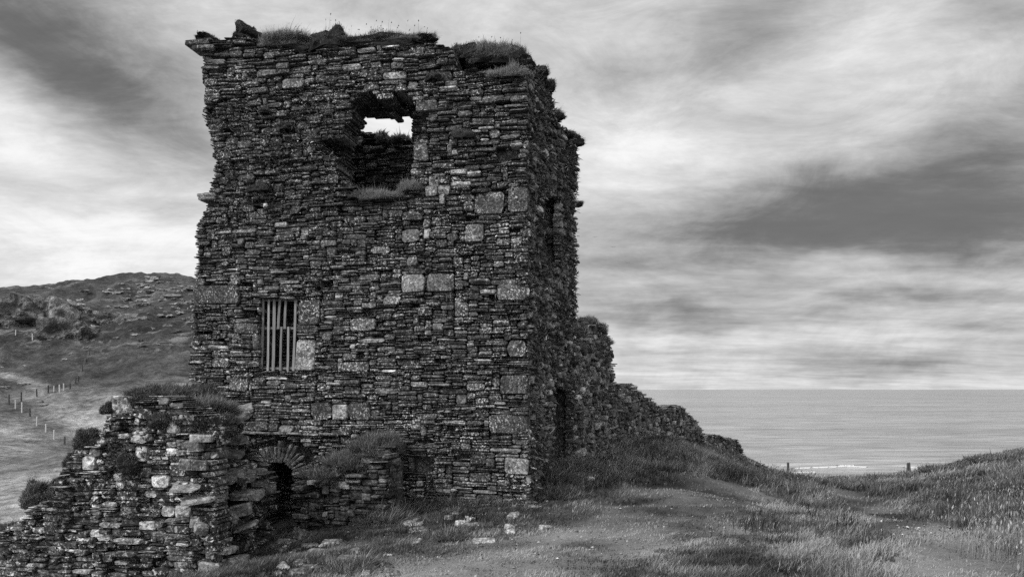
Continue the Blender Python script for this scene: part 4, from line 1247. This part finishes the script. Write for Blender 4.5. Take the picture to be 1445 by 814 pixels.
def lawn():
    N = 620000
    az = np.radians(rng.uniform(-24, 37, N)); r = np.exp(rng.uniform(math.log(5.5), math.log(56), N))
    x, y = r * np.sin(az), r * np.cos(az)
    ok = ~infoot(x, y) & ~((x < -.26 * y - 1.0) & (y > 16)) & (x > -5.2)
    x, y, r = x[ok], y[ok], r[ok]
    pw = pathw(x, y)
    sp = np.clip(pw, 0, 1) ** .7
    tl = gsum(TALL, x, y); pa_ = gsum(PALE, x, y); dk = gsum(DARKP, x, y)
    n1 = fbm(x * .55, y * .55, seed=51); n2 = fbm(x * 2.6, y * 2.6, seed=52, oc=3)
    clump = np.clip(.5 + .9 * n2, 0, 1.4)
    n3 = fbm(x * 1.2, y * 1.2, seed=53, oc=4)
    h = .035 + .035 * clump + tl * (.05 + .13 * clump) * np.clip(28 / r, .5, 1)
    h = h * (1 - sp) + sp * (.02 + .012 * clump)
    keep = rng.random(len(x)) < np.clip(.45 + .6 * clump, .1, 1) * (1 - .7 * sp)
    x, y, r, pw, sp, tl, pa_, dk, n1, n2, n3, h = [v[keep] for v in (x, y, r, pw, sp, tl, pa_, dk, n1, n2, n3, h)]
    n = len(x)
    z = gz(x, y)
    h = h * rng.uniform(.55, 1.5, n)
    tone = .085 * np.clip(1 + .7 * n1 + .8 * n3, .4, 3) * np.clip(1 + .7 * n2, .35, 2) * (1 - .5 * dk) + .17 * pa_ * np.clip(.5 + n2 + .6 * n3, 0, 1.4) + sp * (.13 * np.clip((13.5 - y) / 5, .0, 1) + .02) * np.clip(1 + .9 * n3, .2, 2)
    tone = np.clip(tone * np.exp(rng.normal(0, .5, n)), .02, .42)
    wid = (.0035 + .00085 * r) * rng.uniform(.6, 1.3, n) 
    lean = (rng.normal(0, .35, (n, 3)) + WIND * .45) * h[:, None]; lean[:, 2] = 0
    mb_ = MB()
    blades(mb_, np.stack([x, y, z - .01], 1), h, wid, lean, tone)
    # tussocks: rough clumps standing above the sward
    K = 2600
    az = np.radians(rng.uniform(-14, 36, K)); r = np.exp(rng.uniform(math.log(6.5), math.log(48), K))
    tx, ty = r * np.sin(az), r * np.cos(az)
    okk = ~infoot(tx, ty) & (pathw(tx, ty) < .35) & ~((tx < -.26 * ty - 1.0) & (ty > 16)) & (rng.random(K) < (.25 + .75 * gsum(TALL, tx, ty)) * np.clip((ty - 8) / 6, .25, 1))
    tx, ty, r = tx[okk], ty[okk], r[okk]; K = len(tx); m = 55
    rad = (.05 + .006 * r) * rng.uniform(.6, 1.7, K)
    th = np.exp(rng.normal(math.log(.13), .4, K)) * np.clip(30 / r, .6, 1)
    tt = np.exp(rng.normal(math.log(.10), .65, K))
    tl_ = rng.normal(0, .25, (K, 3)) + WIND * .4
    x = (tx[:, None] + rng.normal(0, 1, (K, m)) * rad[:, None]).ravel(); y = (ty[:, None] + rng.normal(0, 1, (K, m)) * rad[:, None]).ravel()
    h = np.repeat(th, m) * rng.uniform(.4, 1.4, K * m)
    lean = (np.repeat(tl_, m, 0) + rng.normal(0, .35, (K * m, 3))) * h[:, None]; lean[:, 2] = 0
    blades(mb_, np.stack([x, y, gz(x, y) - .01], 1), h, (.0035 + .0007 * np.repeat(r, m)) * rng.uniform(.6, 1.3, K * m), lean, np.clip(np.repeat(tt, m) * np.exp(rng.normal(0, .4, K * m)), .02, .42))
    tag(mb_.build('grass', M_GRASS, None, (0, 10, -2)), 'rough grass and short turf covering the headland', 'grass', None, 'stuff')
    # flowering stalks
    N = 5200
    x = np.concatenate([rng.normal(a_, s_ * .7, 330) for (a_, b_, s_) in TALL]); y = np.concatenate([rng.normal(b_, s_ * .7, 330) for (a_, b_, s_) in TALL])
    ok = ~infoot(x, y) & (pathw(x, y) < .2) & (y > 5)
    x, y = x[ok], y[ok]; n = len(x)
    mb_ = MB()
    seedheads(mb_, np.stack([x, y, gz(x, y)], 1), rng.uniform(.25, .5, n), rng.normal(0, .06, (n, 3)) * [1, 1, .2] + WIND * .1, np.clip(.2 * np.exp(rng.normal(0, .5, n)), .05, .5), .011)
    m = 3000
    x = rng.uniform(2, 9, m); y = rng.uniform(8, 24, m); ok = (fbm(x, y, seed=57) > 0) & (pathw(x, y) < .6)
    x, y = x[ok], y[ok]; n = len(x)
    seedheads(mb_, np.stack([x, y, gz(x, y)], 1), rng.uniform(.05, .14, n), rng.normal(0, .02, (n, 3)), np.clip(.3 * np.exp(rng.normal(0, .5, n)), .05, .6), .010)
    for (px, py, rr, m) in ((1425, 790, .55, 1500), (1440, 750, .8, 1500), (1440, 715, 1.2, 1200)):
        p = hit(px, py)
        x = rng.normal(p[0] + .25, rr, m); y = rng.normal(p[1], rr, m)
        ok = (x > p[0] - .35); x, y = x[ok], y[ok]; n = len(x)
        seedheads(mb_, np.stack([x, y, gz(x, y)], 1), rng.uniform(.14, .42, n), rng.normal(0, .07, (n, 3)) * [1, 1, .2] + WIND * .06, np.clip(.2 * np.exp(rng.normal(0, .7, n)), .03, .55), .007)
    tag(mb_.build('flowering_grass', M_GRASS, None, (4, 15, -2)), 'taller pale flowering grass stalks among the turf', 'grass', None, 'stuff')


lawn()
# pebbles and crumbs of earth in the worn places
mb = MB()
xs, ys = [], []
for (px, py, rr, m) in ((1290, 748, .45, 90), (1325, 756, .4, 40), (700, 790, 1.1, 130), (850, 762, 1.2, 90), (640, 745, .9, 130), (480, 780, .8, 120), (1255, 735, .5, 50), (950, 720, 1.0, 50)):
    p = hit(px, py); xs.append(rng.normal(p[0], rr, m)); ys.append(rng.normal(p[1], rr * .8, m))
x, y = np.concatenate(xs), np.concatenate(ys); n = len(x); z = gz(x, y)
sz = np.exp(rng.normal(math.log(.013), .4, n))[:, None].clip(0, .028)
D = A([(1, 0, 0), (0, 1, 0), (-1, 0, 0), (0, -1, 0), (0, 0, .7), (0, 0, -.7)])
V = np.stack([x, y, z + .012], 1)[:, None, :] + D[None] * sz[:, None] * rng.uniform(.6, 1.5, (n, 6, 1))
T = A([(0, 1, 4), (1, 2, 4), (2, 3, 4), (3, 0, 4), (1, 0, 5), (2, 1, 5), (3, 2, 5), (0, 3, 5)])
mb.add(V, None, (T[None] + (np.arange(n) * 6)[:, None, None]), np.repeat(np.exp(rng.normal(math.log(.14), .6, n)), 6))
tag(mb.build('pebbles', M_ROCK, None, (0, 10, -2)), 'scattered pebbles and crumbs of stone in the worn turf', 'pebbles', None, 'stuff')
for i, (px, py, rx, rz, bh, lab) in enumerate(((1148, 668, .7, .18, .25, 'low scrub on the cliff edge right of the lone post'), (1238, 667, 1.0, .3, .35, 'dark scrub on the cliff edge left of the split posts'), (1322, 662, 1.1, .35, .4, 'dark scrub on the cliff edge right of the split posts'),
                                           (1350, 658, .8, .2, .3, 'scrub at the foot of the leaning cliff post'), (1395, 648, 1.0, .45, .3, 'big dark scrub hump on the right bank'), (1425, 645, 1.2, .3, .3, 'dark scrub at the far right of the bank'),
                                           (1085, 664, .8, .2, .25, 'scrub on the falling shoulder of the knoll'), (1190, 676, 1.0, .2, .3, 'scrub in the dip before the cliff edge'))):
    p = hit(px, py + 3)
    p = p if p[1] < 60 else P(px, py + 3, 42)
    turf('scrub', lab, 'scrub', (p[0], p[1], float(gz(p[0], p[1])[0]) - .08), (rx * .9, .7, rz * .5), nb=500, bh=bh * .6, tone=.045, seed=190 + i, bw=.03, pale=.08, lump=.6)
# weeds at the foot of the tower and in the ruin's hollow
for i, (px, py, rx, rz, bh, tn, lab) in enumerate(((590, 722, .5, .14, .16, .055, 'bank of weeds at the foot of the tower left of the small pit'), (655, 716, .55, .16, .13, .05, 'leafy weeds along the foot of the tower front'),
                                               (725, 713, .4, .13, .14, .06, 'weeds at the foot of the tower corner'), (778, 690, .45, .3, .2, .045, 'dark weedy bank against the shaded side wall'), (540, 735, .4, .14, .22, .07, 'tall grass tuft between the wall stump and the tower'),
                                               (815, 668, .5, .2, .2, .06, 'grass bank at the side doorway'), (497, 802, .34, .06, .1, .06, 'dark grass round the large sunken slab'), (790, 700, .5, .12, .12, .05, 'dark hummock on the bank by the tower corner'), (640, 757, .3, .05, .08, .05, 'low dark tussock in front of the stone group'))):
    p = hit(px, py)
    turf('weed_clump', lab, 'weed', (p[0], p[1], p[2] - .04), (rx, .4, rz), nb=1500, bh=bh, tone=tn, seed=170 + i, bw=.012, pale=.03)

# ------------------------------------------------------------------ world: overcast sky
def world():
    w = bpy.data.worlds.new('World'); SC.world = w
    w.use_nodes = True
    t = w.node_tree; t.nodes.clear()
    k = NT(t)
    sky = k.n('ShaderNodeTexSky', sky_type='NISHITA', sun_disc=False, sun_elevation=math.radians(SUN_EL), sun_rotation=math.radians(SUN_ROT))
    bw = k.n('ShaderNodeRGBToBW', {0: sky.outputs[0]}).outputs[0]
    d = k.n('ShaderNodeTexCoord').outputs['Generated']
    sp = k.n('ShaderNodeSeparateXYZ', {0: d})
    x, y, z = sp.outputs
    hor = k.m('SQRT', k.m('ADD', k.m('MULTIPLY', x, x), k.m('MULTIPLY', y, y)))
    az = k.m('ARCTAN2', x, y)
    te = k.m('DIVIDE', z, k.m('MAXIMUM', hor, .02))
    ae = k.n('ShaderNodeCombineXYZ', {0: az, 1: te, 2: 0.0}).outputs[0]
    # cloud sheet seen in perspective
    zz = k.m('ADD', k.m('MAXIMUM', z, 0.0), .10)
    pr = k.n('ShaderNodeCombineXYZ', {0: k.m('DIVIDE', x, zz), 1: k.m('DIVIDE', y, zz), 2: 0.0}).outputs[0]
    prs = k.n('ShaderNodeMapping', {'Vector': pr, 'Rotation': (0, 0, .35), 'Scale': (.55, 1.0, 1)}).outputs[0]
    n1 = k.noise(prs, 1.1, 8, .58, .5)
    n2 = k.noise(prs, 3.3, 7, .68, .3)
    n3 = k.noise(k.n('ShaderNodeMapping', {'Vector': ae, 'Rotation': (0, 0, -.15), 'Scale': (5.5, 12, 1)}).outputs[0], 1.0, 9, .70, .8)
    wv = k.n('ShaderNodeTexNoise', {'Vector': k.n('ShaderNodeMapping', {'Vector': ae, 'Scale': (3.0, 7.0, 1)}).outputs[0], 'Scale': 1.0, 'Detail': 5, 'Roughness': .6})
    wo = k.n('ShaderNodeVectorMath', {0: wv.outputs['Color'], 1: (.5, .5, .5)}, operation='SUBTRACT').outputs[0]
    wo = k.n('ShaderNodeVectorMath', {0: wo, 1: (.22, .13, 0)}, operation='MULTIPLY').outputs[0]
    av = k.n('ShaderNodeVectorMath', {0: ae, 1: wo}, operation='ADD').outputs[0]

    def blobv(px, py, sx, sy, rot, amp):
        a0 = math.atan((px - CX) / F); e0 = (HY - py) / F * math.cos(a0)
        mp = k.n('ShaderNodeMapping', {'Vector': av, 'Location': (a0, e0, 0), 'Rotation': (0, 0, math.radians(rot)), 'Scale': (sx / F, sy / F, 1)}, vector_type='TEXTURE').outputs[0]
        ln = k.n('ShaderNodeVectorMath', {0: mp}, operation='LENGTH').outputs['Value']
        return k.m('MULTIPLY', k.ramp(ln, 0, 1, 1, 0), amp)
    v = .53
    v = k.m('ADD', k.m('MULTIPLY', k.m('SUBTRACT', n1, .5), .55), v)
    v = k.m('ADD', k.m('MULTIPLY', k.m('SUBTRACT', n2, .5), .26), v)
    v = k.m('ADD', k.m('MULTIPLY', k.m('SUBTRACT', n3, .5), .36), v)
    n4 = k.noise(k.n('ShaderNodeMapping', {'Vector': ae, 'Rotation': (0, 0, -.2), 'Scale': (17, 34, 1)}).outputs[0], 1.0, 6, .65, .4)
    v = k.m('ADD', k.m('MULTIPLY', k.m('SUBTRACT', n4, .5), .07), v)
    for q in ((70, 50, 360, 150, -28, -.36), (200, 150, 260, 60, -20, -.10), (10, 190, 160, 90, -20, .26), (120, 350, 330, 95, -4, .28), (30, 290, 300, 30, 0, -.06),
              (1360, 265, 680, 210, 10, -.34), (1440, 310, 420, 120, 6, -.14), (1080, 310, 420, 130, 6, -.20), (1040, 40, 260, 110, 20, -.30), (920, 190, 260, 120, 10, .20), (1210, 185, 260, 90, 15, .18), (1250, 60, 300, 110, 20, .06),
              (1180, 400, 520, 34, -2, .14), (940, 440, 180, 22, -2, -.20), (1330, 425, 300, 20, 0, -.15), (1020, 470, 420, 22, 0, .12), (1310, 512, 420, 46, 0, -.22), (900, 530, 300, 18, 0, .10), (560, 185, 260, 110, 0, .26), (620, 20, 420, 90, 0, .08), (1430, 10, 120, 60, 0, -.16)):
        v = k.m('ADD', v, blobv(*q))
    v = k.n('ShaderNodeMath', {0: v, 1: .11, 2: .12}, operation='SMOOTH_MAX').outputs[0]
    tx = k.m('ADD', k.m('MULTIPLY', k.m('SUBTRACT', n3, .5), .35), k.m('ADD', k.m('MULTIPLY', k.m('SUBTRACT', n2, .5), .35), k.m('MULTIPLY', k.m('SUBTRACT', n4, .5), .15)))
    v = k.m('MULTIPLY', v, k.m('ADD', tx, 1.0))
    v = k.n('ShaderNodeMath', {0: v, 1: .84, 2: .14}, operation='SMOOTH_MIN').outputs[0]
    # an overcast sky is brighter overhead and towards the veiled sun
    zen = k.ramp(z, .45, .9, 0, ZEN)
    bh = k.ramp(k.m('ADD', k.m('MULTIPLY', x, -.6), k.m('MULTIPLY', y, -.8)), .0, .9, 0, BACK)
    v = k.m('MULTIPLY', v, k.m('ADD', k.m('ADD', zen, bh), 1.0))
    tot = k.mixf(.10, k.m('MULTIPLY', v, 10.0), bw)
    bg = k.n('ShaderNodeBackground', {'Color': tot, 'Strength': .1})
    k.n('ShaderNodeOutputWorld', {'Surface': bg.outputs[0]})


ZEN, BACK = .7, 1.6
SUN_AZ, SUN_EL = 234.0, 40.0        # compass bearing of the veiled sun, clockwise from the view direction: behind the camera, left
SUN_ROT = SUN_AZ
world()
sl = bpy.data.lights.new('sun', 'SUN'); sl.energy = 2.6; sl.angle = math.radians(12); sl.color = (1, 1, 1)
so = bpy.data.objects.new('sun', sl); COL.objects.link(so)
a_, e_ = math.radians(SUN_AZ), math.radians(SUN_EL)
from mathutils import Vector
dirv = Vector((math.sin(a_) * math.cos(e_), math.cos(a_) * math.cos(e_), math.sin(e_)))
so.rotation_euler = dirv.to_track_quat('Z', 'Y').to_euler()
so.location = (-10, -10, 30)

cam = bpy.data.cameras.new('camera'); co = bpy.data.objects.new('camera', cam); COL.objects.link(co)
co.location = (0, 0, 0); co.rotation_euler = (math.radians(90), 0, 0)
cam.sensor_width = 36; cam.lens = 36 * F / 1445; cam.shift_y = (HY - 407) / 1445
cam.clip_start = .1; cam.clip_end = 100000
SC.camera = co
for o in ORG:
    if '_org' in o: del o['_org']
SC.view_settings.view_transform = 'Standard'
SC.view_settings.look = 'None'
SC.view_settings.exposure = 0.3
SC.view_settings.gamma = 1
SC.cycles.use_denoising = False
SC.cycles.max_bounces = 5
